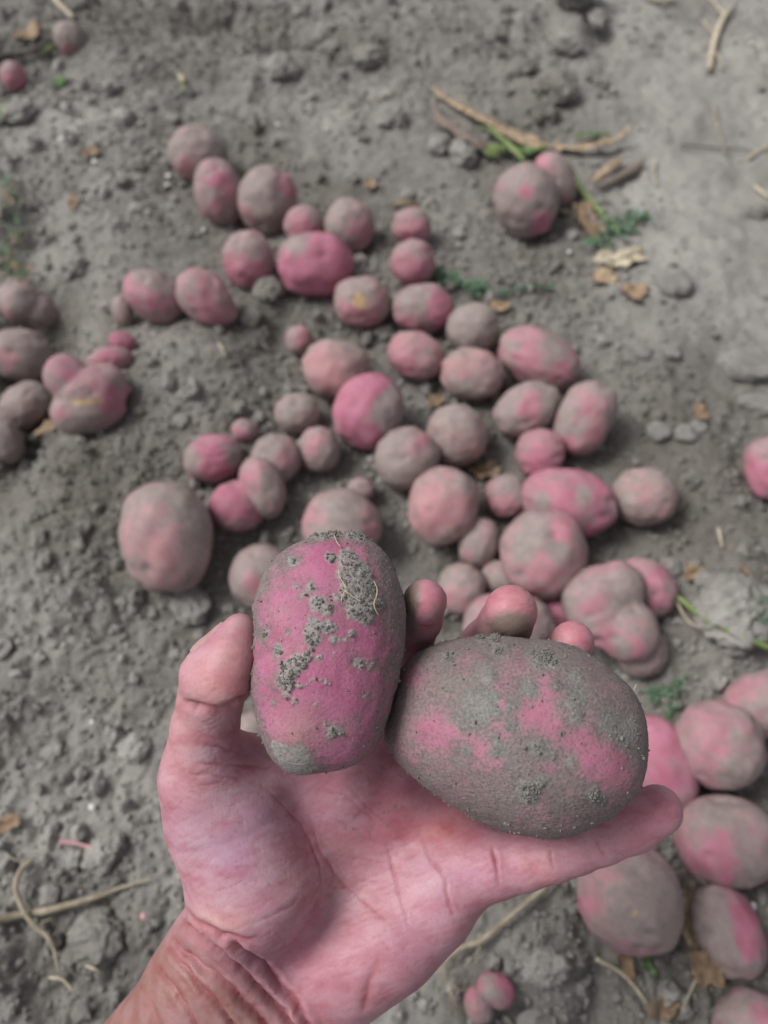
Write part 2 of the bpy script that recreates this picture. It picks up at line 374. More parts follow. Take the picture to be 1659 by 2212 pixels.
# ------------------------------------------------------------------ list of potatoes lying about
POTATOES = [
 # px, py, w, h, ang, dirt, tint, label, extra
 (429,335,130,110,-18,.42,.35,'dusty rounded potato at the top left end of the curved trail',dict(patches=[(395,365,30,.5)])),
 (474,416,103,134,8,.18,.75,'oval pink potato second from the top end of the trail',dict(patches=[(478,395,30,.45),(465,415,14,-.6)])),
 (578,432,124,140,-18,.36,.45,'egg shaped potato with grey crusty face, third in the trail',dict(patches=[(615,405,26,.6),(578,430,34,-.5),(540,460,25,.3)])),
 (657,488,88,84,20,.3,.55,'small pink-grey potato tucked behind the large glowing pink one',dict(patches=[(655,500,25,.4)])),
 (755,488,106,112,-25,.34,.6,'round dusty potato with pink cheek right behind the large pink one',dict(patches=[(775,500,26,.5),(740,470,30,-.3)])),
 (537,563,110,126,10,.26,.7,'rounded potato with dark pink eye beside the large pink one',dict(patches=[(515,585,34,.4),(552,590,22,.5)])),
 (682,572,162,134,0,-.05,.95,'large clean vivid pink potato in the upper trail',dict(patches=[(690,590,70,.5),(740,570,35,.3),(640,525,25,-.5)],n=2.3)),
 (28,165,54,60,0,.12,.7,'small round pink potato at the upper left edge of the picture',dict(patches=[(30,168,18,.5)])),
 (152,84,64,68,0,.5,.3,'half buried dusty potato beside green scraps at top left',dict(patches=[(148,105,14,.7)],sink=.5)),
 (1137,434,136,154,18,.40,.8,'large grey potato with bright pink spot below the green stalks',dict(patches=[(1135,415,17,1.0),(1170,480,26,.7),(1080,400,22,.4),(1115,450,45,-.3)],lift=.004)),
 (1196,390,86,118,25,.3,.45,'pale pink potato leaning behind the one with a bright spot',dict(patches=[(1170,365,25,.5)])),
 (889,489,86,78,0,.24,.6,'small round potato, upper of the pair beside the feathery frond',dict(patches=[(885,505,22,.4),(915,500,14,.4)])),
 (892,568,98,96,10,.12,.7,'small smooth pink potato touching the feathery green frond',dict(patches=[(890,580,34,.35)])),
 (335,641,136,104,-32,.22,.65,'tilted oval pink potato, left one of the touching pair',dict(patches=[(330,640,34,.45),(345,598,36,-.6)])),
 (450,645,148,106,-38,.2,.6,'bean shaped pink potato, right one of the touching pair',dict(patches=[(440,625,34,.4),(460,685,26,.4),(415,610,14,-.4)],lobes=[(515,640,40,-12)])),
 (265,672,46,68,8,.42,.4,'tiny dull brownish potato left of the touching pink pair',dict()),
 (264,738,58,42,-20,-.1,.95,'tiny bright pink potato above the knobbly scarred one',dict(patches=[(262,740,18,.5)])),
 (60,672,128,98,-22,.40,.4,'lumpy potato with a blunt nose at the left edge',dict(multi=[(42,664,46),(84,668,40),(96,708,24),(8,682,28)],patches=[(25,690,18,.5)])),
 (45,768,132,116,-8,.48,.45,'large round muddy potato at the left edge under the lumpy one',dict(patches=[(18,780,24,.5)])),
 (55,876,120,92,40,.48,.45,'elongated muddy potato lying slantwise at the left edge',dict(patches=[(80,905,18,.4)])),
 (8,952,78,104,25,.52,.6,'dark potato cut by the left edge, lowest in the furrow',dict()),
 (237,779,96,62,8,.24,.7,'small pink potato wedged behind the knobbly scarred one',dict(patches=[(235,775,24,.4)])),
 (189,858,160,142,0,.30,.75,'big knobbly double potato with a yellow scar across it',dict(multi=[(197,864,72),(148,814,46),(226,832,44),(160,890,46)],lobes=[(280,842,10,10)],patches=[(250,865,24,.6),(135,895,18,.6),(170,900,34,-.5),(150,810,20,.3),(185,830,35,.15)],n=2.2,scars=[(185,868,36,6,4)])),
 (782,653,122,108,0,.26,.5,'round potato with a tan scab in its middle',dict(patches=[(760,680,26,.4),(800,690,20,.4)],scars=[(776,648,15,20,20)])),
 (646,735,60,64,0,.28,.5,'very small pale potato beside the dark crumbling clod',dict(patches=[(655,735,16,.5)])),
 (724,799,138,130,-10,.22,.08,'round salmon coloured potato above the two-tone pink one',dict(patches=[(700,780,40,.3),(715,840,30,.35)],lobes=[(785,770,30,8)])),
 (643,893,96,88,0,.46,.15,'plain dusty brown potato left of the two-tone pink one',dict()),
 (797,889,150,164,-20,-.02,.9,'large two-tone potato, half clean pink and half grey dirt',dict(patches=[(760,860,44,.6),(820,830,30,.4),(800,940,38,.4),(838,890,34,-1.3),(845,860,24,-.8)])),
 (528,930,56,50,-20,.16,.7,'tiny reddish potato above the close group of four',dict(patches=[(520,935,14,.4)])),
 (461,990,124,102,8,.14,.95,'oval potato with vivid magenta patch and grey ends',dict(patches=[(460,985,34,.6),(415,990,20,-.6),(508,985,18,-.7)])),
 (596,992,104,112,-30,.32,.65,'rounded grey-pink potato half hidden behind the upright oval one',dict(patches=[(615,985,26,.35),(580,965,26,-.5)])),
 (567,1052,92,138,20,.3,.55,'upright oval potato leaning on the pink one beside it',dict(patches=[(540,1030,24,.35),(590,1050,26,-.3)],lift=.006)),
 (512,1094,118,114,-10,.02,.85,'clean rosy potato at the foot of the upright oval one',dict(patches=[(500,1085,40,.4)])),
 (690,971,88,100,0,.3,.45,'small upright potato with red flecks beside root hairs',dict(patches=[(680,950,20,.4),(668,975,14,.3)])),
 (779,1058,58,52,0,.22,.45,'tiny pinkish potato just above the one the held potato hides',dict()),
 (360,1162,194,246,6,.34,.3,'very large dusty oblong potato left of the held ones',dict(patches=[(360,1195,44,.35),(345,1110,40,.2),(410,1090,36,-.3)],n=2.2)),
 (737,1136,172,158,0,.30,.4,'grey-pink potato half hidden behind the held upright potato',dict(patches=[(680,1110,26,.35),(740,1100,50,-.1),(800,1150,20,.35)])),
 (564,1244,130,142,-25,.38,.45,'grey-pink potato peeping out left of the held upright potato',dict(patches=[(545,1265,24,.5)])),
 (914,667,132,106,4,.26,.8,'oval potato with clean pink right half in the middle cluster',dict(patches=[(950,665,30,.9),(880,690,26,.25),(905,650,30,-.4)])),
 (1022,710,114,108,0,.62,.1,'wholly soil grey round potato in the middle cluster',dict()),
 (900,770,124,104,-28,.22,.35,'salmon egg shaped potato with a creased eye, middle cluster',dict(patches=[(870,755,30,.3),(930,775,26,.2),(885,800,26,.3)])),
 (1019,808,134,110,-4,.34,.15,'tan potato with pale eye beside the blocky pink one',dict(patches=[(985,805,26,.3),(1030,770,30,.25)],n=2.3)),
 (1164,776,178,118,-26,.18,.55,'large blocky pink potato at the right of the cluster',dict(patches=[(1130,770,44,.35),(1215,800,18,.7),(1110,745,14,-.5),(1200,745,26,-.4)],n=2.4)),
 (1137,884,148,108,28,.34,.65,'oval potato with slanting pink band below the blocky one',dict(patches=[(1150,870,26,.6),(1145,900,24,.4),(1095,900,36,-.3),(1190,870,24,-.3)])),
 (1263,903,122,166,-22,.36,.55,'long oval grey potato at the right edge of the cluster',dict(patches=[(1265,880,30,.4),(1230,965,24,.6),(1285,940,20,.3),(1240,880,22,-.3)])),
 (1167,980,106,108,0,.06,.65,'smooth round rosy potato between the oval and the long magenta one',dict(patches=[(1165,1000,40,.3)])),
 (986,940,126,134,15,.42,.1,'round tan potato with dusty grey top in the cluster middle',dict(patches=[(1000,960,40,.2),(950,925,24,.2)],n=2.2)),
 (879,992,142,136,10,.42,.6,'big dusty round potato with faint pink flecks mid cluster',dict(patches=[(895,975,24,.3),(915,950,16,.5)])),
 (958,1092,148,168,-15,.16,.22,'salmon pink pear shaped potato above the held ones',dict(patches=[(950,1110,54,.4),(1000,1085,24,.2)],lobes=[(935,1170,40,6)])),
 (1094,1072,92,94,10,.16,.5,'small red-sided potato left of the long magenta one',dict(patches=[(1085,1095,28,.4),(1100,1045,24,-.4)])),
 (1225,1086,206,148,-14,.08,.92,'long magenta potato with two grey spots, largest of its row',dict(patches=[(1170,1085,16,-.9),(1262,1070,16,-.9),(1215,1110,40,.3),(1290,1060,34,.3)])),
 (1390,1073,136,126,0,.3,.05,'round pale tan potato at the right end of the cluster',dict(patches=[(1350,1085,14,-.5),(1395,1060,40,.15)])),
 (1664,1014,104,142,15,.3,.9,'magenta sided potato cut by the right edge',dict(patches=[(1650,1030,36,.5)])),
 (1034,1173,90,114,-14,.36,.5,'small dusty egg shaped potato above the fingertips',dict(patches=[(1015,1200,14,.4)])),
 (1172,1197,184,196,0,.28,.5,'large round potato with square grey stain above the middle finger',dict(patches=[(1212,1145,22,.9),(1170,1255,44,.25),(1130,1190,16,-.7),(1160,1160,24,-.6),(1205,1190,16,-.6),(1170,1205,20,.3)],n=2.2,lift=.004)),
 (997,1272,106,110,-10,.26,.15,'tan potato showing right behind the index fingertip',dict(patches=[(975,1300,30,.3)])),
 (1082,1250,90,80,0,.4,.25,'dim potato in the gap left of the large round stained one',dict()),
 (1100,1348,196,136,0,.26,.45,'potato mostly hidden behind the middle finger',dict(patches=[(1050,1340,34,.3)])),
 (1208,1322,70,90,0,-.2,1.0,'deep red potato glimpsed in the gap above the ring finger',dict(sink=.6)),
 (1398,1268,112,138,35,.24,.85,'pink potato behind the knobbly one at right',dict(patches=[(1420,1250,20,.5),(1425,1300,18,.3)])),
 (1318,1320,170,196,14,.32,.75,'big knobbly potato with pink lower lump right of the fingers',dict(multi=[(1292,1288,70),(1348,1276,56),(1340,1370,64),(1300,1330,64)],patches=[(1310,1370,30,.5),(1290,1300,26,.3),(1370,1395,18,.5),(1360,1290,30,-.6),(1350,1400,14,-.6)],n=2.3,lift=.006)),
 (1386,1410,108,100,20,.42,.6,'muddy potato under the knobbly one at right',dict()),
 (1430,1652,136,218,14,-.08,1.0,'bright magenta potato right behind the held grey one',dict(patches=[(1425,1600,44,.4),(1440,1690,30,.4),(1425,1715,18,-.9)])),
 (1552,1609,188,184,-10,.30,.75,'large smooth round potato with faint pink face at right',dict(patches=[(1555,1600,48,.3),(1590,1590,16,-.2)],n=2.15)),
 (1648,1520,180,140,20,.38,.6,'potato cut by the right edge behind the large smooth one',dict(patches=[(1600,1490,36,.3)])),
 (1566,1816,206,188,5,.27,.78,'large round potato with two eyes at the lower right edge',dict(patches=[(1550,1820,30,.4),(1580,1885,24,.4),(1510,1870,30,.25),(1540,1780,36,-.3)])),
 (1360,1938,216,222,0,.30,.65,'large pale potato with one dark eye under the little finger',dict(patches=[(1270,1960,30,.5),(1370,1980,22,-.4),(1320,1890,40,.1)],scars=[(1372,1972,7,5,0)],lobes=[(1352,2060,14,-9),(1440,2040,40,8)],n=2.15)),
 (1572,2012,142,186,12,.45,.95,'soil covered magenta potato buried under dead leaves',dict(patches=[(1610,1975,34,.8),(1615,2040,34,.8),(1535,2040,50,-.9)],sink=.35)),
 (1625,2225,160,150,0,.38,.7,'grey-pink potato cut by the lower right corner',dict(patches=[(1650,2190,26,.5)])),
 (1070,2139,84,66,-22,.02,.95,'tiny magenta potato with grey spot on the roots at the bottom',dict(patches=[(1058,2148,12,-.9),(1090,2130,20,.3)])),
 (1034,2172,62,76,20,.24,.6,'tiny forked potato touching the magenta one at the bottom',dict(patches=[(1015,2150,14,.5)])),
 (545,1582,92,88,0,.42,.15,'dusty potato showing through the gap between thumb and held potato',dict()),
]
# ------------------------------------------------------------------ ground
# mounds and hollows: picture position on the soil, radius x / y (m), height (m)
BUMPS = [
    (40, 800, 0.030, 0.085, -0.022), (95, 700, 0.03, 0.05, -0.010), (15, 960, 0.03, 0.05, -0.018),
    (425, 800, 0.055, 0.055, 0.014), (585, 655, 0.020, 0.022, 0.010), (600, 740, 0.016, 0.03, -0.010),
    (600, 85, 0.055, 0.028, -0.018), (560, 130, 0.06, 0.02, 0.006), (470, 45, 0.04, 0.02, -0.010),
    (1230, 40, 0.05, 0.05, 0.016), (1180, 65, 0.02, 0.03, -0.012), (1300, 90, 0.02, 0.03, -0.014),
    (900, 90, 0.10, 0.05, 0.012), (960, 220, 0.02, 0.05, -0.008), (1100, 240, 0.06, 0.03, 0.008),
    (130, 300, 0.09, 0.09, 0.010), (60, 480, 0.03, 0.08, -0.014), (260, 480, 0.06, 0.08, 0.008),
    (60, 110, 0.05, 0.04, -0.016), (900, 330, 0.07, 0.06, 0.006), (1420, 520, 0.06, 0.09, 0.006),
    (720, 740, 0.05, 0.05, -0.008), (860, 880, 0.04, 0.04, -0.007), (1060, 1010, 0.03, 0.03, -0.008),
    (860, 1150, 0.02, 0.04, -0.006), (200, 1000, 0.05, 0.03, 0.008), (120, 1250, 0.05, 0.06, 0.006),
    (1560, 1100, 0.04, 0.07, 0.006), (1560, 1330, 0.04, 0.04, 0.010), (1320, 1600, 0.05, 0.09, -0.010),
    (1480, 1880, 0.02, 0.05, -0.008), (1150, 2060, 0.03, 0.03, 0.006), (240, 2100, 0.05, 0.05, -0.008),
    (60, 1700, 0.03, 0.04, -0.006), (1200, 2150, 0.03, 0.02, -0.006),
]
_B = [[*on_plane(b[0], b[1])[:2], b[2], b[3], 1.35 * b[4]] for b in BUMPS]
for q in POTATOES:                                       # each one lies in a shallow dent of its own
    p_ = on_plane(q[0], q[1] + 0.22 * q[3]); k_ = project(p_[None])[1][0] / F
    _B.append([p_[0], p_[1], 0.62 * q[2] * k_, 0.62 * q[3] * k_ * 1.15, -0.10 * min(q[2], q[3]) * k_])
_B = np.array(_B)

def soil_base(x, y):
    P = np.stack([x, y], 1)
    z = 0.010 * fbm(P * 6.0, 3, 11) + 0.0045 * fbm(P * 24, 3, 23)
    for bx, by, rx, ry, h in _B:
        q = ((x - bx) / rx) ** 2 + ((y - by) / ry) ** 2
        z = z + h * np.exp(-q)
    far = np.clip((np.hypot(x, y - 0.45) - 0.8) / 1.0, 0, 1)
    return z * (1 - far) + far * 0.03 * fbm(P * 1.3, 3, 5)

def rough_mask(x, y):
    P = np.stack([x, y], 1)
    m = 0.45 + 0.8 * fbm(P * 6, 3, 41)
    pp = project(np.stack([x, y, np.zeros_like(x)], 1))[0]
    m = m + 0.55 * sstep(1350, 1900, pp[:, 1]) + 0.35 * sstep(1250, 1550, pp[:, 0]) * sstep(600, 900, pp[:, 1])
    m = m + 0.3 * sstep(500, 100, pp[:, 0]) * sstep(900, 1300, pp[:, 1]) + 0.25 * sstep(420, 0, pp[:, 1])
    m = np.clip(m, 0.05, 1.25)
    return m - 0.45 * sstep(1250, 1500, pp[:, 0]) * sstep(700, 500, pp[:, 1]) * m

def soil_h(x, y):
    P = np.stack([x, y], 1)
    W = P + 0.006 * np.stack([vnoise2(P * 60, 71), vnoise2(P * 60, 72)], 1)
    m = rough_mask(x, y)
    z = soil_base(x, y)
    z = z + m * (0.010 * worley_domes(W * 28, 91, 0.22) + 0.0065 * worley_domes(W * 62, 97, 0.4) + 0.0045 * worley_domes(W * 135, 93, 0.6))
    z = z + (0.3 + 0.7 * m) * (0.0020 * fbm(P * 150, 3, 51, 0.65) + 0.0022 * m * (0.5 - np.abs(fbm(W * 70, 3, 53, 0.6)))) + 0.0022 * fbm(P * 55, 2, 57)
    return z

def ground_z(x, y):
    return float(soil_h(np.array([float(x)]), np.array([float(y)]))[0])
def base_z(x, y):
    return float(soil_base(np.array([float(x)]), np.array([float(y)]))[0])

def on_soil(px, py, lift=0.0):
    p = on_plane(px, py)
    for _ in range(2):
        p = on_plane(px, py, ground_z(p[0], p[1]) + lift)
    return p

def axis(lo, hi, step, out):
    c = list(np.arange(lo, hi + step / 2, step)); s = step
    a, b = c[0], c[-1]; L, Rr = [], []
    while b < out:
        s = min(s * 1.18, 6); b += s; Rr.append(b); a -= s; L.append(a)
    return np.array(L[::-1] + c + Rr)
gx, gy = axis(-0.56, 0.56, 0.0017, 70), axis(-0.13, 1.10, 0.0017, 70)
X, Y = np.meshgrid(gx, gy)
Z = soil_h(X.ravel(), Y.ravel())
nx, ny = len(gx), len(gy)
ii = np.arange(nx * ny).reshape(ny, nx)
GF = np.stack([ii[:-1, :-1].ravel(), ii[:-1, 1:].ravel(), ii[1:, 1:].ravel(), ii[1:, :-1].ravel()], 1)
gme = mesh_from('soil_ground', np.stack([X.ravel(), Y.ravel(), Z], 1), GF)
_q = np.stack([X.ravel(), Y.ravel()], 1)
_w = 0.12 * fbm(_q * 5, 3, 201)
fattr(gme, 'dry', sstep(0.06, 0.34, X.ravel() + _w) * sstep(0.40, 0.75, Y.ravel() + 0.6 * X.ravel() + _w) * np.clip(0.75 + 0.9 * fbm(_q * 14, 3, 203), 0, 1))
_m = np.zeros(len(_q))
for _p in _B[len(BUMPS):]:
    _m = np.maximum(_m, np.exp(-(((_q[:, 0] - _p[0]) / (1.9 * _p[2] + 0.012)) ** 2 + ((_q[:, 1] - _p[1]) / (1.9 * _p[3] + 0.012)) ** 2)))
fattr(gme, 'fresh', np.clip(_m * (0.8 + 0.8 * fbm(_q * 30, 3, 207)), 0, 1))
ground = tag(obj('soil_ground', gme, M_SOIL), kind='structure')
del X, Y, Z, GF

# ------------------------------------------------------------------ potatoes on the soil
def potato(px, py, w, h, ang, dirt, tint, label, patches=(), lobes=(), n=2.0, seed=0, sink=0.10, thick=0.88, lift=0.0, eyes=4, amp=0.07, scars=(), multi=(), group='potatoes lying on the soil', name='potato', res=5):
    """ellipse (px, py, w, h, ang) as seen; patches (x, y, r, +clean/-dirty); lobes (x, y, r, strength)"""
    r = np.random.default_rng(1000 + seed)
    v = R_CAM @ np.array([(px - PW / 2) / F, (PH / 2 - py) / F, -1.0])
    vd = v / np.linalg.norm(v)
    right = np.array([1.0, 0, 0]); right -= vd * right.dot(vd); right /= np.linalg.norm(right)
    up = np.cross(right, vd); a_ = math.radians(ang)
    e1 = math.cos(a_) * right + math.sin(a_) * up
    e2 = -math.sin(a_) * right + math.cos(a_) * up
    e3 = -vd
    zc = 0.02; gz = 0.0
    for _ in range(8):
        c = on_plane(px, py, zc)
        d = (CAM_H - zc) / -v[2]
        k = d * np.linalg.norm(v) / np.linalg.norm(v)      # depth along the view axis
        a, b = w / 2 * d / F, h / 2 * d / F
        cc = thick * min(a, b) * 0.5 + thick * 0.5 * math.sqrt(a * b)
        sup = math.sqrt((a * e1[2]) ** 2 + (b * e2[2]) ** 2 + (cc * e3[2]) ** 2)
        gz = base_z(c[0], c[1])
        zc = gz + sup * (1 - sink) + lift + 0.002
    U, Fa = ico(res)
    D = U.copy()
    if n == 2.0: n = 2.0 + 0.25 * r.random()
    if n != 2.0:
        D = D / ((np.abs(D) ** n).sum(1) ** (1 / n))[:, None]
    s = r.uniform(-50, 50, 3)
    if multi:
        mp_ = d / F; tot = np.zeros(len(U))
        for (x, y, rr_) in multi:
            o2 = np.array([(x - px) * mp_, (py - y) * mp_, 0]); rr_ = rr_ * mp_
            b_ = U @ o2; disc = b_ ** 2 - (o2 @ o2 - rr_ ** 2)
            tt_ = np.where(disc > 0, b_ + np.sqrt(np.clip(disc, 0, None)), 0)
            tot = tot + np.clip(tt_, 0, None) ** 11
        D = U * (tot ** (1 / 11))[:, None]
        Z_ = np.clip(np.abs(D[:, 2]), 0, None); D[:, 2] *= 0.88
        D = D / np.array([a, b, cc])
    D = D * (1 + amp * fbm(U * 1.5 + s, 3, seed)[:, None] + amp * 0.5 * vnoise(U * 3.1 + s, seed + 3)[:, None])
    L = D * np.array([a, b, cc])
    Rm = np.stack([e1, e2, e3], 1)
    mpp = d / F
    for (lx, ly, lr, st) in lobes:                       # knobs: pull the surface towards a lobe
        o = np.array([(lx - px) * mpp, (py - ly) * mpp])
        lo = np.array([o[0] * math.cos(a_) + o[1] * math.sin(a_), -o[0] * math.sin(a_) + o[1] * math.cos(a_), 0])
        dirn = lo / (np.linalg.norm(lo) + 1e-9)
        ln = L / np.linalg.norm(L, axis=1)[:, None]
        cosang = ln @ dirn
        wdt = lr * mpp / max(np.linalg.norm(lo), 1e-6)
        wgt = np.exp(-np.clip(2 * (1 - cosang), 0, None) / (wdt ** 2))
        L = L + (st * mpp) * wgt[:, None] * ln
    Nn = normals(L, Fa)
    clean = np.full(len(L), 0.54 - dirt) + 0.46 * fbm(U * 1.35 + s * 1.3 + 0.35 * np.stack([vnoise(U * 4 + s, seed + 71), vnoise(U * 4 - s, seed + 72), vnoise(U * 4 + 9, seed + 73)], 1), 2, seed + 9) + 0.26 * fbm(U * 7 + s, 3, seed + 8)
    eye = np.zeros(len(L))
    for _ in range(eyes):
        q = r.normal(size=3); q[2] = abs(q[2]) * 0.8 + 0.2; q /= np.linalg.norm(q)
        dd = np.linalg.norm((U - q) * np.array([1, 1.5, 1]), axis=1)
        L = L - Nn * (min(a, b) * (0.05 * np.exp(-(dd / 0.15) ** 2) + 0.035 * np.exp(-(dd / 0.05) ** 2)))[:, None]
        eye = np.maximum(eye, np.exp(-(dd / 0.12) ** 2))
    clean = clean - 0.45 * np.exp(-((eye - 0.75) / 0.25) ** 2) * (eye > 0.3)
    Wd = L @ Rm.T + c
    pp, _ = project(Wd)
    facing = (Nn @ Rm.T) @ e3 > -0.1
    for (x, y, rr, st) in patches:
        wob = 0.35 * rr * np.stack([fbm(U * 3.5 + x, 2, seed + 51), fbm(U * 3.5 + y, 2, seed + 52)], 1)
        g = np.exp(-((((pp[:, 0] + wob[:, 0] - x) ** 2 + (pp[:, 1] + wob[:, 1] - y) ** 2) / (1.1 * rr) ** 2) ** 1.25)) * facing
        clean = clean + 1.35 * st * g
    # the underside and the flanks near the soil keep more dirt
    zrel = (Wd[:, 2] - c[2]) / sup
    clean = clean - 0.25 * sstep(-0.2, -0.8, zrel)
    L = L + Nn * (0.00025 * np.clip(0.5 - clean, 0, 1) * fbm(L * 260, 2, seed))[:, None]
    me = mesh_from(name, L, Fa)
    fattr(me, 'clean', clean)
    fattr(me, 'tint', np.clip(tint + 0.3 * fbm(U * 1.2 - s, 2, seed + 4) + 0.35 * eye, 0, 1))
    fattr(me, 'grain', np.zeros(len(L)))
    sc = np.zeros(len(L))
    for (x, y, rx, ry, sa) in scars:
        ca_, sa_ = math.cos(math.radians(sa)), math.sin(math.radians(sa))
        dx, dy = pp[:, 0] - x, -(pp[:, 1] - y)
        dx, dy = dx * ca_ + dy * sa_, -dx * sa_ + dy * ca_
        sc = np.maximum(sc, sstep(1.3, 0.6, np.hypot(dx / rx, dy / ry) + 0.35 * fbm(L * 300, 2, seed + 31)) * facing)
    fattr(me, 'scar', sc * 0.9)
    o = obj(name, me, M_POT)
    o.matrix_world = Matrix(np.vstack([np.hstack([Rm, c[:, None]]), [0, 0, 0, 1]]).tolist())
    return tag(o, label, 'potato', group)

for k, (px, py, w, h, ang, dirt, tint, label, ex) in enumerate(POTATOES):
    potato(px, py, w, h, ang, dirt, tint, label, seed=k * 13 + 1, **ex)

# ------------------------------------------------------------------ the two held potatoes
def held_potato(outline, center, depth, thick, label, seed, clean_fn, crust, tint_fn, wet=0.0, lumps=()):
    """outline traced as seen, given real size and thickness at the hand's distance"""
    px, py = center
    v = R_CAM @ np.array([(px - PW / 2) / F, (PH / 2 - py) / F, -1.0])
    c = C0 + v * depth
    vd = v / np.linalg.norm(v)
    right = np.array([1.0, 0, 0]); right -= vd * right.dot(vd); right /= np.linalg.norm(right)
    up = np.cross(right, vd)
    Rm = np.stack([right, up, -vd], 1)
    mpp = depth / F
    O = (np.array(outline, float) - np.array([px, py])) * np.array([1, -1]) * mpp
    th = np.arctan2(O[:, 1], O[:, 0]); rr = np.hypot(O[:, 0], O[:, 1])
    o_ = np.argsort(th); th, rr = th[o_], rr[o_]
    tt = np.linspace(-math.pi, math.pi, 361)
    rt = np.interp(tt, np.r_[th - 2 * math.pi, th, th + 2 * math.pi], np.r_[rr, rr, rr])
    ker = np.exp(-np.linspace(-2, 2, 13) ** 2); ker /= ker.sum()
    rt = np.convolve(np.r_[rt[-13:-1], rt, rt[1:13]], ker, 'same')[12:-12]
    U, Fa = ico(8)
    ang = np.arctan2(U[:, 1], U[:, 0])
    R2 = np.interp(ang, tt, rt)
    q = np.hypot(U[:, 0], U[:, 1])
    L = np.stack([np.cos(ang) * R2 * q, np.sin(ang) * R2 * q, U[:, 2] * thick], 1)
    s = np.array([seed * 3.1, seed * 1.7, seed * 0.9])
    Nn = normals(L, Fa)
    L = L + Nn * (0.0009 * fbm(U * 2.2 + s, 3, seed) * (1 - 0.6 * q ** 6))[:, None]
    for (x, y, r_, hgt) in lumps:
        pp, _ = project(L @ Rm.T + c)
        g = np.exp(-((pp[:, 0] - x) ** 2 + (pp[:, 1] - y) ** 2) / r_ ** 2) * (Nn[:, 2] > -0.2)
        L = L + Nn * (hgt * g)[:, None]
    Nn = normals(L, Fa)
    Wd = L @ Rm.T + c
    pp, _ = project(Wd)
    front = sstep(-0.25, 0.0, Nn[:, 2])
    n_a = fbm(L * 420, 4, seed + 1, 0.6); n_b = fbm(L * 2100, 3, seed + 2, 0.7); n_c = fbm(L * 160, 3, seed + 3)
    wx = pp[:, 0] + 13 * fbm(L * 380, 4, seed + 21, 0.7); wy = pp[:, 1] + 13 * fbm(L * 380, 4, seed + 22, 0.7)
    crs = np.zeros(len(L)); hgt = np.zeros(len(L))
    for (x, y, r_, hh) in crust:
        g = sstep(1.22, 0.92, np.hypot(wx - x, wy - y) / r_ + 0.30 * n_a + 0.45 * n_b * min(1, 14 / r_)) * front
        crs = np.maximum(crs, g); hgt = np.maximum(hgt, hh * front * sstep(1.25, 0.45, np.hypot(wx - x, wy - y) / r_ + 0.25 * n_a))
    clean = clean_fn(wx, wy, Nn, U, n_a, n_c, front)
    halo = np.zeros(len(L))
    for (x, y, r_, hh) in crust:
        halo = np.maximum(halo, np.exp(-((wx - x) ** 2 + (wy - y) ** 2) / (1.8 * r_ + 8) ** 2))
    clean = clean - 0.42 * halo * front + 0.25 * n_a * n_c
    # flecks of soil all over the dusty parts
    fleck = sstep(0.22, 0.45, n_b * 0.9 + n_a * 0.5 + 0.08 - 0.30 * np.clip(clean, 0, 1))
    disp = hgt * 0.7 * (0.8 + 0.5 * n_a + 0.28 * n_b + 0.35 * fbm(L * 900, 2, seed + 41)) + 0.00008 * fleck + 0.00010 * n_b * (1 - np.clip(clean, 0, 1))
    L = L + Nn * disp[:, None]
    me = mesh_from('held_potato', L, Fa)
    fattr(me, 'clean', clean); fattr(me, 'tint', np.clip(tint_fn(pp, Nn, n_c), 0, 1))
    fattr(me, 'grain', np.clip(crs * (0.9 + 0.4 * n_b) + 0.6 * fleck, 0, 1)); fattr(me, 'scar', np.zeros(len(L))); fattr(me, 'wet', np.full(len(L), wet) * (0.6 + 0.6 * n_c))
    o = obj('held_potato', me, M_HERO)
    o.matrix_world = Matrix(np.vstack([np.hstack([Rm, c[:, None]]), [0, 0, 0, 1]]).tolist())
    tag(o, label, 'potato')
    # loose grains sitting on the crust and on the rim: one part of this potato
    pr = np.clip(crs * (hgt > 0.0003) + 0.012 + 0.018 * (np.abs(Nn[:, 2]) < 0.25), 0, 1)
    g_ = np.random.default_rng(seed)
    pick = g_.choice(len(L), 1500, p=pr / pr.sum(), replace=False)
    V0, F0 = ico(1)
    sz = 0.00012 + 0.00042 * g_.random(1500) ** 3
    VV = (V0[None] * g_.uniform(0.6, 1.25, (1500, len(V0), 1))) * sz[:, None, None] * g_.uniform(0.7, 1.4, (1500, 1, 3)) + (L[pick] + Nn[pick] * (sz * 0.35)[:, None])[:, None]
    FF = (F0[None] + (np.arange(1500) * len(V0))[:, None, None]).reshape(-1, 3)
    gm = mesh_from('soil_grains', VV.reshape(-1, 3), FF, False)
    go = obj('soil_grains', gm, M_CRUMB, o); go['kind'] = 'stuff'
    surf = lambda x, y: L[np.argmin(((pp[:, 0] - x) ** 2 + (pp[:, 1] - y) ** 2) + 1e9 * (Nn[:, 2] < 0))]
    return o, surf

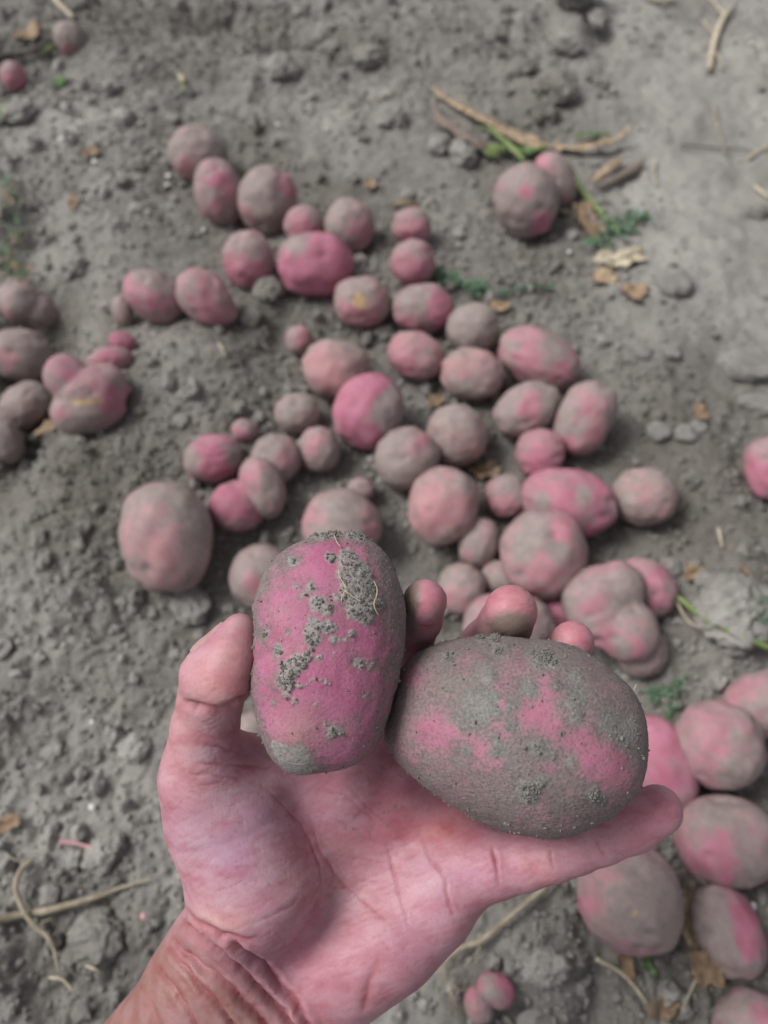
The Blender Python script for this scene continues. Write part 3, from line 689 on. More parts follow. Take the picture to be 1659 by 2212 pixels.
def tube_mesh(name, pts, radii, sides=6, sub=4):
    P = np.array(pts, float); n = len(P)
    if n > 2 and sub > 1:                                  # Catmull-Rom
        Q, RR = [], []
        rad = np.array(radii, float) if np.ndim(radii) else np.full(n, float(radii))
        for i in range(n - 1):
            p0, p1, p2, p3 = P[max(i - 1, 0)], P[i], P[i + 1], P[min(i + 2, n - 1)]
            for k in range(sub):
                t = k / sub
                Q.append(0.5 * (2 * p1 + (p2 - p0) * t + (2 * p0 - 5 * p1 + 4 * p2 - p3) * t * t + (3 * p1 - p0 - 3 * p2 + p3) * t ** 3))
                RR.append(rad[i] * (1 - t) + rad[i + 1] * t)
        Q.append(P[-1]); RR.append(rad[-1]); P, rad = np.array(Q), np.array(RR)
    else:
        rad = np.array(radii, float) if np.ndim(radii) else np.full(n, float(radii))
    n = len(P)
    T = np.gradient(P, axis=0); T /= np.linalg.norm(T, axis=1)[:, None] + 1e-12
    V = []
    ref = np.array([0.3, 0.2, 0.93])
    for i in range(n):
        a = np.cross(T[i], ref); a /= np.linalg.norm(a) + 1e-9; b = np.cross(T[i], a)
        for k in range(sides):
            w = 2 * math.pi * k / sides
            V.append(P[i] + rad[i] * (math.cos(w) * a + math.sin(w) * b))
    Fs = [[i * sides + k, i * sides + (k + 1) % sides, (i + 1) * sides + (k + 1) % sides, (i + 1) * sides + k] for i in range(n - 1) for k in range(sides)]
    Fs += [list(range(sides))[::-1], [(n - 1) * sides + k for k in range(sides)]]
    return mesh_from(name, V, Fs)

A = lambda x, y: (497.7 + x / 3.571, 1121.4 + y / 3.571)
O1 = [(735.7,1148),(679.7,1151),(629,1174.6),(593,1200),(565,1244.6),(551,1289),(546,1330),(552,1373),(551,1429),(546,1471),(556.5,1536),(576,1603),(596,1639),(624,1662),(654.5,1669),(694,1664),(736,1659),(778,1645),(814,1609),(836.5,1558),(850.5,1508),(864.5,1443.4),(875.7,1382),(877,1345),(864.5,1261),(845,1214),(828,1186),(800,1163),(763.7,1149)]
C1 = [(900,330,90,.9),(960,430,115,1.3),(980,560,130,1.6),(1050,650,115,1.5),(1000,690,90,1.3),(1060,780,52,1.0),(1120,640,70,.9),(780,310,45,.7),(900,500,60,1.1),(700,665,62,1.0),(740,690,50,.9),(820,620,32,.8),(650,640,40,.7),
      (650,850,60,1.1),(635,900,72,1.1),(720,830,42,.9),(780,830,48,1.1),(795,940,34,.7),(640,780,40,.7),(620,985,24,.6),
      (590,1060,52,.9),(520,1110,66,1.0),(455,1170,78,1.1),(425,1235,66,1.2),(450,1290,50,1.0),(525,1270,28,1.0),(400,1120,32,.7),(375,1020,42,.5),
      (545,1275,16,.6),(580,1258,15,.6),(615,1244,16,.7),(650,1236,15,.6),(690,1240,13,.5),(728,1248,14,.6),(755,1270,13,.6),(440,1380,28,.8),(500,1412,24,.7),(790,1640,52,1.0),(745,1590,18,.7),(835,1640,24,.7),
      (400,1780,60,.35),(500,1840,80,.35),(590,1870,55,.35),(420,1860,60,.3),(340,1730,30,.3),(540,1920,70,.35),(620,1910,40,.3),(470,1900,60,.3),
      (480,330,34,.5),(620,530,38,.5),(560,585,24,.5),(500,510,20,.4),(930,890,30,.6),(985,1110,46,.5),(1070,1135,24,.4),(690,1070,24,.5),(280,890,24,.5),(450,860,14,.4),(1030,1360,18,.4),(660,1420,18,.4),(320,1410,14,.4),(880,940,20,.4),
      (640,110,40,.9),(800,105,50,1.0),(930,115,45,1.3),(1010,140,40,.8),(720,130,40,.6)]
C1 = [(*A(x, y), r / 3.571, h * 0.00075) for x, y, r, h in C1]
O1 = [(x, (y - 1410) * 0.98 + 1407) for x, y in O1]
def clean1(x, y, N, U, na, nc, front):
    g = lambda X, Y, r: np.exp(-((x - X) ** 2 + (y - Y) ** 2) / r ** 2)
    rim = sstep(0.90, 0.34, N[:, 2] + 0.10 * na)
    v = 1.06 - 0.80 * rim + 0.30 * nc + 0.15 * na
    v = v - 0.5 * g(820, 1240, 60) - 0.4 * g(850, 1330, 45) - 0.3 * g(600, 1230, 50) - 0.35 * g(850, 1430, 50) - 0.3 * g(800, 1560, 50) - 0.25 * g(580, 1300, 40)
    v = v + 0.25 * g(690, 1190, 50) + 0.2 * g(580, 1440, 30) + 0.2 * g(600, 1560, 40)
    return v * front - 0.2 * (1 - front)
def tint1(pp, N, nc):
    g = lambda X, Y, r: np.exp(-((pp[:, 0] - X) ** 2 + (pp[:, 1] - Y) ** 2) / r ** 2)
    return 0.98 + 0.15 * nc - 0.45 * g(630, 1590, 50) - 0.30 * g(660, 1560, 60) - 0.2 * g(640, 1400, 40) - 0.3 * g(600, 1330, 30)
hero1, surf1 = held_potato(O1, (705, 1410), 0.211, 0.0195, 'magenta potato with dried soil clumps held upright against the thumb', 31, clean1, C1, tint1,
                           lumps=[(537, 1312, 12, 0.0012), (586, 1412, 10, -0.0006)])

Bc = lambda x, y: (816.2 + x / 2.451, 1234.2 + y / 2.451)
O2 = [(836.6,1577),(846.8,1520),(865,1463),(898,1418),(938.6,1393),(991.6,1377),(1077,1371),(1163,1379),(1236.4,1390),(1285.4,1412),(1338.4,1454.5),(1375,1495),(1391.5,1536),(1397.6,1577),(1396,1620),(1389.4,1662.6),(1375,1707.5),(1334,1748),(1273,1785),(1191.6,1811.5),(1142.6,1805),(1069,1789),(1012,1760.5),(959,1728),(897.8,1683),(857,1642),(840.7,1609.6)]
P2 = [(700,530,80,.35),(640,610,55,.4),(690,590,50,.4),(870,560,60,.5),(900,650,65,.6),(870,760,105,.75),(800,780,80,.6),(920,830,70,.6),(660,720,42,.55),(650,820,42,.55),(660,880,36,.55),(300,830,100,.65),(420,850,75,.6),(220,850,60,.4),(500,880,66,.6),(560,960,66,.6),(615,1010,55,.55),(1080,880,95,.75),(1150,980,125,.8),(1230,1080,115,.8),(1020,990,80,.5),(1290,1060,70,.6),(1190,1150,70,.6),(1020,850,60,.5),(450,470,60,.3),(190,560,60,.45),(820,1250,90,.35),(1050,1150,50,.35),(760,500,60,.4),(900,1030,70,.35)]
P2 = [(*Bc(x, y), r / 2.451, s) for x, y, r, s in P2]
C2 = [(370,455,40,.6),(390,440,26,.5),(540,690,80,.5),(500,770,70,.5),(450,790,40,.4),(600,740,40,.5),(870,460,60,1.0),(920,480,36,.8),(810,440,30,.7),(1040,690,56,.5),(1040,590,45,.5),(1050,770,45,.4),(800,1160,70,.7),(860,1130,40,.6),(760,1190,40,.5),(850,940,50,.6),(920,970,24,.5),(1150,1190,50,.7),(1190,1220,26,.5),(580,560,34,.5),(640,425,34,.6),(680,410,24,.5),(800,620,36,.5),(1300,850,70,.35),(1230,800,60,.35),(640,945,44,.4),(470,945,24,.4),(1010,1010,26,.4),(1050,380,22,1.4),(620,345,40,.8),(540,350,30,.6),(700,720,30,.5),(700,820,34,.4),(950,600,30,.4)]
C2 = [(*Bc(x, y), r / 2.451, h * 0.0006) for x, y, r, h in C2]
O2 = [(x - 11, (y - 1590) * 0.945 + 1584) for x, y in O2]
def clean2(x, y, N, U, na, nc, front):
    v = 0.17 + 0.26 * nc + np.zeros(len(x))
    for X, Y, r, s in P2:
        v = np.maximum(v, 0.17 + 0.20 * nc + 1.05 * s * np.exp(-(((x - X) ** 2 + (y - Y) ** 2) / (r * 1.12) ** 2) ** 1.1) * 1.02)
    v = v + 0.10 * na
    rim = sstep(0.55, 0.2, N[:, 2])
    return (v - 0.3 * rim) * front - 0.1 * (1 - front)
def tint2(pp, N, nc):
    return 0.74 + 0.2 * nc
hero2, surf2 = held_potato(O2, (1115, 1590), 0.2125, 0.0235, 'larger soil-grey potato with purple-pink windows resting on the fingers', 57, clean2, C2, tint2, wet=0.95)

hinv = hero1.matrix_world.inverted()
for pts in ([(835,400),(840,450),(870,510),(885,550),(862,590),(858,640)], [(1105,480),(1125,540),(1118,600),(1095,650),(1110,700),(1140,740)], [(800,140),(822,185),(850,215)], [(880,560),(930,600),(1000,640)]):
    L = [surf1(*A(x, y)) + np.array([0, 0, 0.0012]) for x, y in pts]
    obj('root_fibre', tube_mesh('root_fibre', L, 0.00014, 5), M_FIBRE, hero1)
L = [surf2(*Bc(x, y)) + np.array([0, 0, 0.0006]) for x, y in [(1362,628),(1372,612),(1380,604)]]
obj('root_fibre', tube_mesh('root_fibre', [L[0], L[1] + np.array([.0006, .0006, 0]), L[2] + np.array([.0012, .0016, 0])], 0.00013, 5), M_FIBRE, hero2)

# ------------------------------------------------------------------ the hand
def surface_nets(G, origin, h):
    """quads of the zero level of a sampled distance field"""
    s = G < 0
    nxg, nyg, nzg = G.shape
    cnt = np.zeros((nxg - 1, nyg - 1, nzg - 1), np.int8)
    for dx in (0, 1):
        for dy in (0, 1):
            for dz in (0, 1):
                cnt += s[dx:nxg - 1 + dx, dy:nyg - 1 + dy, dz:nzg - 1 + dz]
    act = (cnt > 0) & (cnt < 8)
    idx = np.full(act.shape, -1, np.int64)
    I = np.argwhere(act)
    idx[act] = np.arange(len(I))
    acc = np.zeros((len(I), 3)); num = np.zeros(len(I))
    corners = [(a, b, c) for a in (0, 1) for b in (0, 1) for c in (0, 1)]
    for p in corners:
        for ax in range(3):
            if p[ax]: continue
            q = list(p); q[ax] = 1
            ga = G[I[:, 0] + p[0], I[:, 1] + p[1], I[:, 2] + p[2]].astype(np.float64)
            gb = G[I[:, 0] + q[0], I[:, 1] + q[1], I[:, 2] + q[2]].astype(np.float64)
            x = (ga < 0) != (gb < 0)
            t = ga / np.where(x, ga - gb, 1)
            for k in range(3):
                acc[:, k] += np.where(x, p[k] + (t if k == ax else 0), 0)
            num += x
    V = (I + acc / num[:, None]) * h + origin
    Q = []
    for ax in range(3):
        a1, a2 = (ax + 1) % 3, (ax + 2) % 3
        sl0 = [slice(None)] * 3; sl1 = [slice(None)] * 3
        sl0[ax] = slice(0, -1); sl1[ax] = slice(1, None)
        ch = s[tuple(sl0)] != s[tuple(sl1)]
        E = np.argwhere(ch)
        ok = (E[:, a1] > 0) & (E[:, a2] > 0) & (E[:, a1] < G.shape[a1] - 1) & (E[:, a2] < G.shape[a2] - 1)
        E = E[ok]
        inside_first = s[tuple(E.T)]
        def cell(o1, o2):
            C = E.copy(); C[:, a1] -= o1; C[:, a2] -= o2
            return idx[tuple(C.T)]
        q = np.stack([cell(1, 1), cell(0, 1), cell(0, 0), cell(1, 0)], 1)
        q[~inside_first] = q[~inside_first][:, ::-1]
        Q.append(q)
    return V, np.concatenate(Q)

HV = 0.0006
def cam_pt(px, py, d):
    return np.array([(px - PW / 2) / F * d, (PH / 2 - py) / F * d, -d])
lo = np.array([-0.150, -0.285, -0.298]); hi = np.array([0.106, -0.012, -0.186])
dims = np.ceil((hi - lo) / HV).astype(int)
AX = [(lo[k] + HV * np.arange(dims[k])).astype(np.float32) for k in range(3)]

def blank(): return np.full(dims, 0.05, np.float32)

def smin(a, b, k):
    h = np.maximum(k - np.abs(a - b), 0) / k
    return np.minimum(a, b) - h * h * k * 0.25

def add_cone(G, a, b, k, squash=None):
    """tapered capsule from a=(px,py,depth,r_px) to b, blended into field G with smoothing k (m)"""
    pa, pb = cam_pt(*a[:3]), cam_pt(*b[:3]); ra, rb = a[3] * a[2] / F, b[3] * b[2] / F
    m = max(ra, rb) + k + 0.004
    i0 = np.maximum(((np.minimum(pa, pb) - m - lo) / HV).astype(int), 0)
    i1 = np.minimum(((np.maximum(pa, pb) + m - lo) / HV).astype(int) + 1, dims)
    if (i1 <= i0).any(): return
    sx, sy, sz = [slice(i0[q], i1[q]) for q in range(3)]
    x = AX[0][sx][:, None, None]; y = AX[1][sy][None, :, None]; z = AX[2][sz][None, None, :]
    ba = pb - pa; bb = float(ba @ ba) + 1e-12
    t = np.clip(((x - pa[0]) * ba[0] + (y - pa[1]) * ba[1] + (z - pa[2]) * ba[2]) / bb, 0, 1).astype(np.float32)
    zz = (z - pa[2] - t * ba[2])
    if squash: zz = zz * np.float32(squash)
    d = np.sqrt((x - pa[0] - t * ba[0]) ** 2 + (y - pa[1] - t * ba[1]) ** 2 + zz ** 2) - (ra + t * (rb - ra))
    G[sx, sy, sz] = smin(G[sx, sy, sz], d.astype(np.float32), k)

def chain(G, pts, k, ks=0.002):
    T = blank()
    for a, b in zip(pts[:-1], pts[1:]): add_cone(T, a, b, ks)
    return smin(G, T, k)

G = blank()
# palm: one tapered column for each metacarpal, the two muscle pads, the forearm
for a, b in [((520,2060,.2455,100), (745,1690,.2500,84)), ((585,2110,.2490,105), (860,1715,.2545,78)),
             ((645,2150,.2490,100), (955,1790,.2520,76)), ((690,2150,.2465,86), (1012,1868,.2415,74)),
             ((760,2085,.2425,78), (930,1960,.2410,84)), ((690,2120,.240,80), (840,2040,.2385,82)),
             ((600,2010,.2540,100), (800,1850,.2620,100)),
             ((470,2130,.2485,135), (215,2460,.268,150)), ((590,2190,.2480,135), (390,2520,.268,150)),
             ((520,2020,.2440,130), (470,2130,.2485,135)),
             ((445,1640,.2300,66), (690,1668,.2470,66))]:
    add_cone(G, a, b, 0.011)
add_cone(G, (498,1765,.2318,116), (545,1900,.2338,146), 0.009)
G = chain(G, [(452,1770,.2340,92),(437,1682,.2270,88),(444,1570,.2215,71),(455,1512,.2180,69),(463,1462,.2130,72),(476,1430,.2122,60),(500,1395,.2120,47),(518,1362,.2120,37)], 0.008)
T = blank(); add_cone(T, (487,1468,.2085,59), (510,1412,.2092,42), .002); G = smin(G, T, 0.005)
G = chain(G, [(745,1690,.2510,80),(815,1510,.2600,66),(880,1400,.2420,52),(910,1340,.2265,44),(917,1300,.2190,48)], 0.006)
G = chain(G, [(860,1715,.2550,78),(955,1520,.2640,68),(1055,1395,.2450,58),(1090,1348,.2325,56),(1103,1320,.2245,57)], 0.006)
G = chain(G, [(955,1790,.2520,76),(1080,1600,.2640,64),(1180,1460,.2470,54),(1225,1405,.2340,48),(1238,1388,.2275,46)], 0.006)
G = chain(G, [(1000,1870,.2420,74),(1076,1868,.2370,66),(1130,1862,.2345,57),(1190,1848,.2320,54),(1245,1832,.2300,51),(1297,1812,.2285,52),(1360,1783,.2265,55),(1421,1750,.2250,52)], 0.006)
# keep the hand clear of the two potatoes: where they press, the flesh gives way
V, Q = surface_nets(G, lo, HV)
del G, T
Nn = normals(V, Q)
# camera frame -> world
W = V @ R_CAM.T + C0
pp, dd = project(W)
fac = sstep(-0.1, 0.25, Nn[:, 2])

def dist_poly(pts):
    P = np.array(pts, float); best = np.full(len(pp), 1e9); tt = np.zeros(len(pp)); n = len(P) - 1
    for i in range(n):
        a, b = P[i], P[i + 1]; ab = b - a
        t = np.clip(((pp - a) @ ab) / (ab @ ab), 0, 1)
        d = np.hypot(*(pp - a - t[:, None] * ab).T)
        m = d < best
        best = np.where(m, d, best); tt = np.where(m, (i + t) / n, tt)
    return best, tt

CREASES = [  # picture polyline, half width px, depth mm, fade ends
    ([(388,1954),(424,1990),(477,2024),(525,2030),(570,2034)], 6, 1.4),
    ([(380,1976),(416,2012),(458,2043),(494,2074),(533,2108),(572,2147),(612,2184),(640,2235)], 6, 2.1),
    ([(362,2016),(388,2049),(424,2077),(466,2111),(505,2141),(545,2181),(580,2230)], 6, 1.7),
    ([(352,2032),(382,2066),(416,2105),(449,2147),(489,2192),(510,2225)], 5, 1.4),
    ([(489,2032),(530,2056),(570,2082),(612,2133),(640,2170),(668,2225)], 6, 1.6),
    ([(330,2075),(365,2120),(400,2170),(430,2225)], 5, 1.0), ([(290,2110),(325,2160),(350,2220)], 5, 0.35),
    ([(440,2050),(480,2085),(520,2120),(556,2160)], 4, 0.6), ([(405,2085),(445,2125),(480,2165)], 4, 0.45),
    ([(528,1682),(575,1702),(612,1738),(650,1780),(675,1830),(690,1873),(690,1905),(676,1937),(658,1985),(640,2030)], 4, 0.45),
    ([(663,1755),(692,1836),(722,1890),(753,1923),(804,1962),(860,2007)], 5, 0.8),
    ([(829,1800),(848,1878),(865,1937),(885,2010)], 4, 0.8),
    ([(893,1775),(924,1842),(960,1901),(974,1957),(988,1996)], 4, 0.7),
    ([(1062,1815),(1074,1870),(1078,1930)], 4, 0.9), ([(1184,1830),(1190,1860),(1197,1886)], 4, 0.9), ([(1284,1810),(1297,1835),(1312,1855)], 4, 0.9),
    ([(385,1508),(408,1518),(425,1527),(443,1532),(472,1535),(500,1526),(527,1507),(545,1490)], 6, 2.4),
    ([(399,1641),(430,1648),(458,1652),(500,1655),(556,1658),(620,1672)], 5, 0.8), ([(395,1668),(440,1672),(490,1680),(540,1690)], 4, 0.45),
    ([(420,1600),(460,1612),(498,1622),(540,1634)], 5, 0.5), ([(410,1575),(450,1592),(480,1598)], 4, 0.3),
    ([(380,1740),(400,1722),(430,1712)], 3, 0.25), ([(400,1700),(470,1690),(520,1700)], 4, 0.3),
    ([(460,1930),(500,1915),(540,1895)], 3, 0.3), ([(520,1992),(580,1980),(630,1958),(650,1930)], 4, 0.45),
    ([(600,2055),(612,2040),(615,2025)], 3, 0.5), ([(690,1905),(720,1920),(780,1918)], 3, 0.3),
    ([(816,2050),(812,2085),(798,2125),(786,2165),(775,2200)], 13, 0.9), ([(826,2030),(840,2060)], 4, 0.4),
    ([(680,1700),(740,1722),(800,1760),(830,1800)], 3, 0.35), ([(700,1760),(760,1790),(830,1830)], 3, 0.3), ([(720,1850),(790,1860),(850,1860)], 3, 0.25),
    ([(740,1690),(790,1740),(860,1800),(900,1850)], 3, 0.25), ([(905,1352),(926,1356),(945,1345)], 4, 0.6),
    ([(760,1900),(800,1905),(850,1902)], 3, 0.25), ([(700,1740),(690,1790),(700,1840)], 3, 0.2),
]
crease = np.zeros(len(pp)); dz = np.zeros(len(pp))
jit = np.stack([fbm(V * 160, 3, 301), fbm(V * 160, 3, 302)], 1) * 7
amp_n = 0.75 + 0.7 * fbm(V * 110, 2, 305)
pp_true = pp; pp = pp + jit
for pts, wpx, mm in CREASES:
    run_on = pts[-1][1] > 2212
    if run_on:                                           # wrist folds run on round the forearm
        e_ = np.array(pts[-1]) - np.array(pts[-2]); pts = list(pts) + [tuple(np.array(pts[-1]) + 130 * e_ / np.linalg.norm(e_))]
    d, t = dist_poly(pts)
    ends = sstep(0, 0.28, t) * sstep(1, 0.72, t)
    if run_on: ends = sstep(0, 0.12, t) * sstep(1, 0.86, t)
    big = mm >= 1.0
    a = mm * ends * fac * (np.clip(amp_n, 0.3, 1.3) if not big else 1.0)
    w_ = wpx * (0.5 if not big else 0.85)
    g = 0.6 * np.exp(-np.abs(d / w_) ** 1.3) + 0.4 * np.exp(-(d / (2.4 * w_)) ** 2)
    dz -= g * a * 0.001 * (1.15 if big else 0.75)
    dz += np.exp(-((d - 3.2 * w_) / (2.0 * w_)) ** 2) * a * (0.00012 if pts[0][1] < 1600 else 0.00040 if big else 0.00008)
    crease = np.maximum(crease, np.exp(-np.abs(d / w_) ** 1.3) * np.clip(a * 0.6 + 0.4 * ends * fac, 0, 1))
pp = pp_true
# the fine net of lines running across the palm and along the wrist
u = np.stack([(pp[:, 0] * 0.8 + pp[:, 1] * 0.6) / 60, (-pp[:, 0] * 0.6 + pp[:, 1] * 0.8) / 9], 1)
ln = 1 - np.abs(fbm(u, 3, 311, 0.6)) * 2
wristm = sstep(1960, 2080, pp[:, 1] - 0.45 * (pp[:, 0] - 380)) 
dz -= 0.00013 * np.clip(ln, 0, 1) ** 5 * fac * (0.45 + 0.9 * wristm)
u2 = np.stack([(pp[:, 0] * 0.9 - pp[:, 1] * 0.4) / 70, (pp[:, 0] * 0.4 + pp[:, 1] * 0.9) / 16], 1)
ln2 = np.clip(1 - np.abs(fbm(u2, 3, 317, 0.6)) * 2.2, 0, 1) ** 6
dz -= 0.00014 * ln2 * fac
dz += 0.00035 * fbm(V * 60, 2, 323)
V = V + Nn * dz[:, None]
# press against the potatoes: push hand vertices out of the potato volumes
W = V @ R_CAM.T + C0
for ho, half in ((hero1, 0), (hero2, 0)):
    me_ = ho.data
    co = np.zeros(len(me_.vertices) * 3, np.float32); me_.vertices.foreach_get('co', co); co = co.reshape(-1, 3)
    M = np.array(ho.matrix_world); Li = (W - M[:3, 3]) @ M[:3, :3]
    az = np.arctan2(Li[:, 1], Li[:, 0])
    ca = np.arctan2(co[:, 1], co[:, 0]); rim = np.abs(co[:, 2]) < 0.002
    o_ = np.argsort(ca[rim]); ra = np.interp(az, ca[rim][o_], np.hypot(co[rim, 0], co[rim, 1])[o_], period=2 * math.pi)
    tz = co[:, 2].max() * 0.99
    q = np.sqrt((Li[:, 0] ** 2 + Li[:, 1] ** 2) / ra ** 2 + (Li[:, 2] / tz) ** 2)
    inside = q < 1.0
    back = inside & (Li[:, 2] < 0.35 * tz)
    sc = np.where(back, 1.004 / np.maximum(q, 0.3), 1.0)
    W = W + ((Li * (sc - 1)[:, None]) @ M[:3, :3].T)
    print('pressed', int(inside.sum()))

g = lambda X, Y, rx, ry=None: np.exp(-(((pp[:, 0] - X) / rx) ** 2 + ((pp[:, 1] - Y) / (ry or rx)) ** 2))
skin = np.tile(srgb(186, 136, 144), (len(pp), 1))
def blend(w, c):
    global skin
    skin = skin * (1 - w[:, None]) + w[:, None] * c
blend(0.8 * g(510, 1820, 140, 170), srgb(192, 156, 178))       # pale ball of the thumb
blend(0.6 * g(400, 1650, 60, 200), srgb(212, 168, 166))
blend(0.65 * g(820, 1750, 130, 110), srgb(180, 106, 118))       # flushed middle of the palm
blend(0.7 * g(960, 1800, 90, 45), srgb(190, 92, 88))
blend(0.5 * g(930, 1950, 70, 60), srgb(216, 160, 170))
blend(0.5 * g(1030, 1880, 40, 40), srgb(216, 156, 168))
blend(0.5 * g(720, 2080, 110, 70), srgb(194, 120, 136))
blend(0.5 * g(1150, 1870, 60, 40), srgb(222, 158, 152))
blend(0.4 * g(1390, 1760, 70, 50), srgb(214, 128, 140))
for X, Y, r in ((918, 1300, 50), (1105, 1300, 60), (1238, 1370, 50)): blend(0.6 * g(X, Y, r), srgb(208, 116, 128))
blend(0.5 * g(480, 1470, 70, 80), srgb(206, 132, 130))
blend(0.55 * g(470, 1990, 70, 24), srgb(222, 190, 168))          # yellowish stretched skin over the wrist
tan_w = sstep(-60, 110, (pp[:, 1] - 2000) * 0.76 - (pp[:, 0] - 385) * 0.66 + 14 * fbm(V * 60, 2, 333) + 25)
tan_w = np.maximum(tan_w, sstep(-0.1, -0.7, Nn[:, 2]))           # the back of the hand is tanned too
mot = fbm(V * np.array([90, 230, 170]), 4, 341, 0.6); mot2 = fbm(V * 55, 3, 347)
blend(np.clip(1.0 * mot, 0, 0.6) * (0.5 + 0.5 * g(510, 1850, 170, 190)), srgb(206, 182, 190)); blend(0.5 * np.clip(fbm(V * 45, 3, 361), 0, 1), srgb(204, 160, 138)); blend(np.clip(-0.95 * mot, 0, 0.5), srgb(172, 92, 106))
blend(np.clip(0.45 * mot2, 0, 0.35), srgb(190, 142, 168))
blend(np.clip(0.9 + 0.25 * mot, 0, 1) * 0.92 * tan_w, srgb(140, 106, 88))
blend(np.clip(crease * 0.9, 0, 0.75), srgb(150, 72, 74))
blend(0.26 * ln2 * fac, srgb(156, 82, 88)); blend(0.14 * np.clip(ln, 0, 1) ** 5 * fac, srgb(158, 82, 84))
gr = 1.0 * sstep(912, 896, pp[:, 0] + 10 * mot + 0.12 * (pp[:, 1] - 1300)) * np.clip(1.5 * g(885, 1310, 60, 60), 0, 1)
gr += 1.1 * sstep(1306, 1338, pp[:, 1] + 14 * mot - 0.30 * np.abs(pp[:, 0] - 1098)) * np.clip(1.3 * g(1108, 1355, 62, 60), 0, 1) * fac
gr += 0.55 * g(948, 1325, 16, 26)
gr += 0.30 * g(530, 1370, 26, 50) * (0.6 + mot) + 0.40 * np.clip(fbm(V * 420, 3, 353) + 0.15, 0, 1) * g(515, 1420, 50, 50)
gr += 0.20 * g(905, 1390, 40, 50)
spk = vnoise(V * 1300, 359)
gr += 1.0 * sstep(0.52, 0.68, spk) * np.clip(g(835, 1720, 60, 80) + 0.3 * g(760, 1790, 80, 60), 0, 1)
gr += 0.5 * g(710, 1935, 10, 8)
skin = skin * np.array([0.83, 0.79, 0.85])
hme = mesh_from('hand', W, Q)
cattr(hme, 'skin', skin); fattr(hme, 'grime', np.clip(gr, 0, 1))
hand = obj('hand', hme, M_SKIN)
tag(hand, 'left hand seen from the palm, soil on its fingertips, holding up two potatoes', 'hand')

from mathutils.bvhtree import BVHTree
tipm = (((pp[:, 0] < 640) & (pp[:, 1] < 1540)) | ((pp[:, 0] > 820) & (pp[:, 0] < 1000) & (pp[:, 1] < 1400)))
Qs = Q[tipm[Q].all(1)]; rm = -np.ones(len(W), int); us = np.unique(Qs); rm[us] = np.arange(len(us))
bvh = BVHTree.FromPolygons(W[us].tolist(), rm[Qs].tolist())
def nail(base, tip, rb, rt, ndir, half):
    """curved plate lying on a finger end; base, tip = (px,py,depth), radii px, ndir in camera axes"""
    a, b = cam_pt(*base), cam_pt(*tip); ax = b - a; ax /= np.linalg.norm(ax)
    n = np.array(ndir, float); n -= ax * n.dot(ax); n /= np.linalg.norm(n); s = np.cross(ax, n)
    Vn, Fn = [], []
    nu, nv = 12, 9
    for lay in (0.0004, -0.0003):
        for i in range(nu):
            t = i / (nu - 1); p = a + (b - a) * t
            r = (rb + (rt - rb) * t) * base[2] / F
            hw = half * (1 - 0.75 * max(0, (t - 0.72) / 0.28) ** 2 - 0.35 * max(0, (0.2 - t) / 0.2) ** 2)
            for j in range(nv):
                w = hw * (2 * j / (nv - 1) - 1)
                dr = math.cos(w) * n + math.sin(w) * s
                p_w = R_CAM @ p + C0; hit = bvh.ray_cast(Vector(p_w), Vector(R_CAM @ dr), 0.03)
                rr_ = hit[3] if hit[0] is not None else r
                Vn.append(p + (rr_ + lay - 0.00045 * (abs(w) / hw) ** 4) * dr)
    for i in range(nu - 1):
        for j in range(nv - 1):
            k = i * nv + j
            Fn.append([k, k + 1, k + nv + 1, k + nv])
    m = nu * nv
    Fn += [[q + m for q in f[::-1]] for f in Fn]
    rim = [j for j in range(nv)] + [i * nv + nv - 1 for i in range(1, nu)] + [(nu - 1) * nv + j for j in range(nv - 2, -1, -1)] + [i * nv for i in range(nu - 2, 0, -1)]
    Fn += [[rim[k], rim[(k + 1) % len(rim)], rim[(k + 1) % len(rim)] + m, rim[k] + m] for k in range(len(rim))]
    return mesh_from('fingernail', np.array(Vn) @ R_CAM.T + C0, Fn)
obj('fingernail', nail((462,1432,.2135), (510,1362,.2125), 62, 40, (-0.95, 0.35, 0.05), 0.8), M_NAIL, hand)
obj('fingernail', nail((921,1330,.2245), (928,1296,.2185), 46, 44, (0.95, 0.25, -0.6), 0.7), M_NAIL, hand)

# ------------------------------------------------------------------ clods and stones
def mpp_at(px, py):
    return project(on_plane(px, py)[None])[1][0] / F

def clod(px, py, w, h, ang, label, seed, mat=None, rough=0.22, flat=0.6, sink=0.35, cat='clod', name='soil_clod', group='larger soil clods', res=5, n=2.0):
    r = np.random.default_rng(5000 + seed)
    p = on_plane(px, py); z = base_z(p[0], p[1]); k = mpp_at(px, py)
    U, Fa = ico(res)
    s = r.uniform(-40, 40, 3)
    D = U / ((np.abs(U) ** n).sum(1) ** (1 / n))[:, None]
    m = 1 + rough * 1.5 * fbm(U * 1.6 + s, 3, seed) + rough * 0.6 * (1 - 2 * np.abs(vnoise(U * 3.5 + s, seed + 1))) + rough * 0.35 * fbm(U * 9 + s, 3, seed + 2, 0.65)
    tilt = 1 / max(0.55, math.cos(PITCH))
    L = D * m[:, None] * np.array([w / 2 * k, h / 2 * k * tilt, 0]) 
    hz = flat * 0.5 * (w + h) / 2 * k
    L[:, 2] = D[:, 2] * m * hz
    me = mesh_from(name, L, Fa)
    o = obj(name, me, mat or M_CLOD)
    o.location = (p[0], p[1], z + hz * (1 - 2 * sink) + 0.003); o.rotation_euler = (0, 0, math.radians(ang))
    return tag(o, label, cat, group)

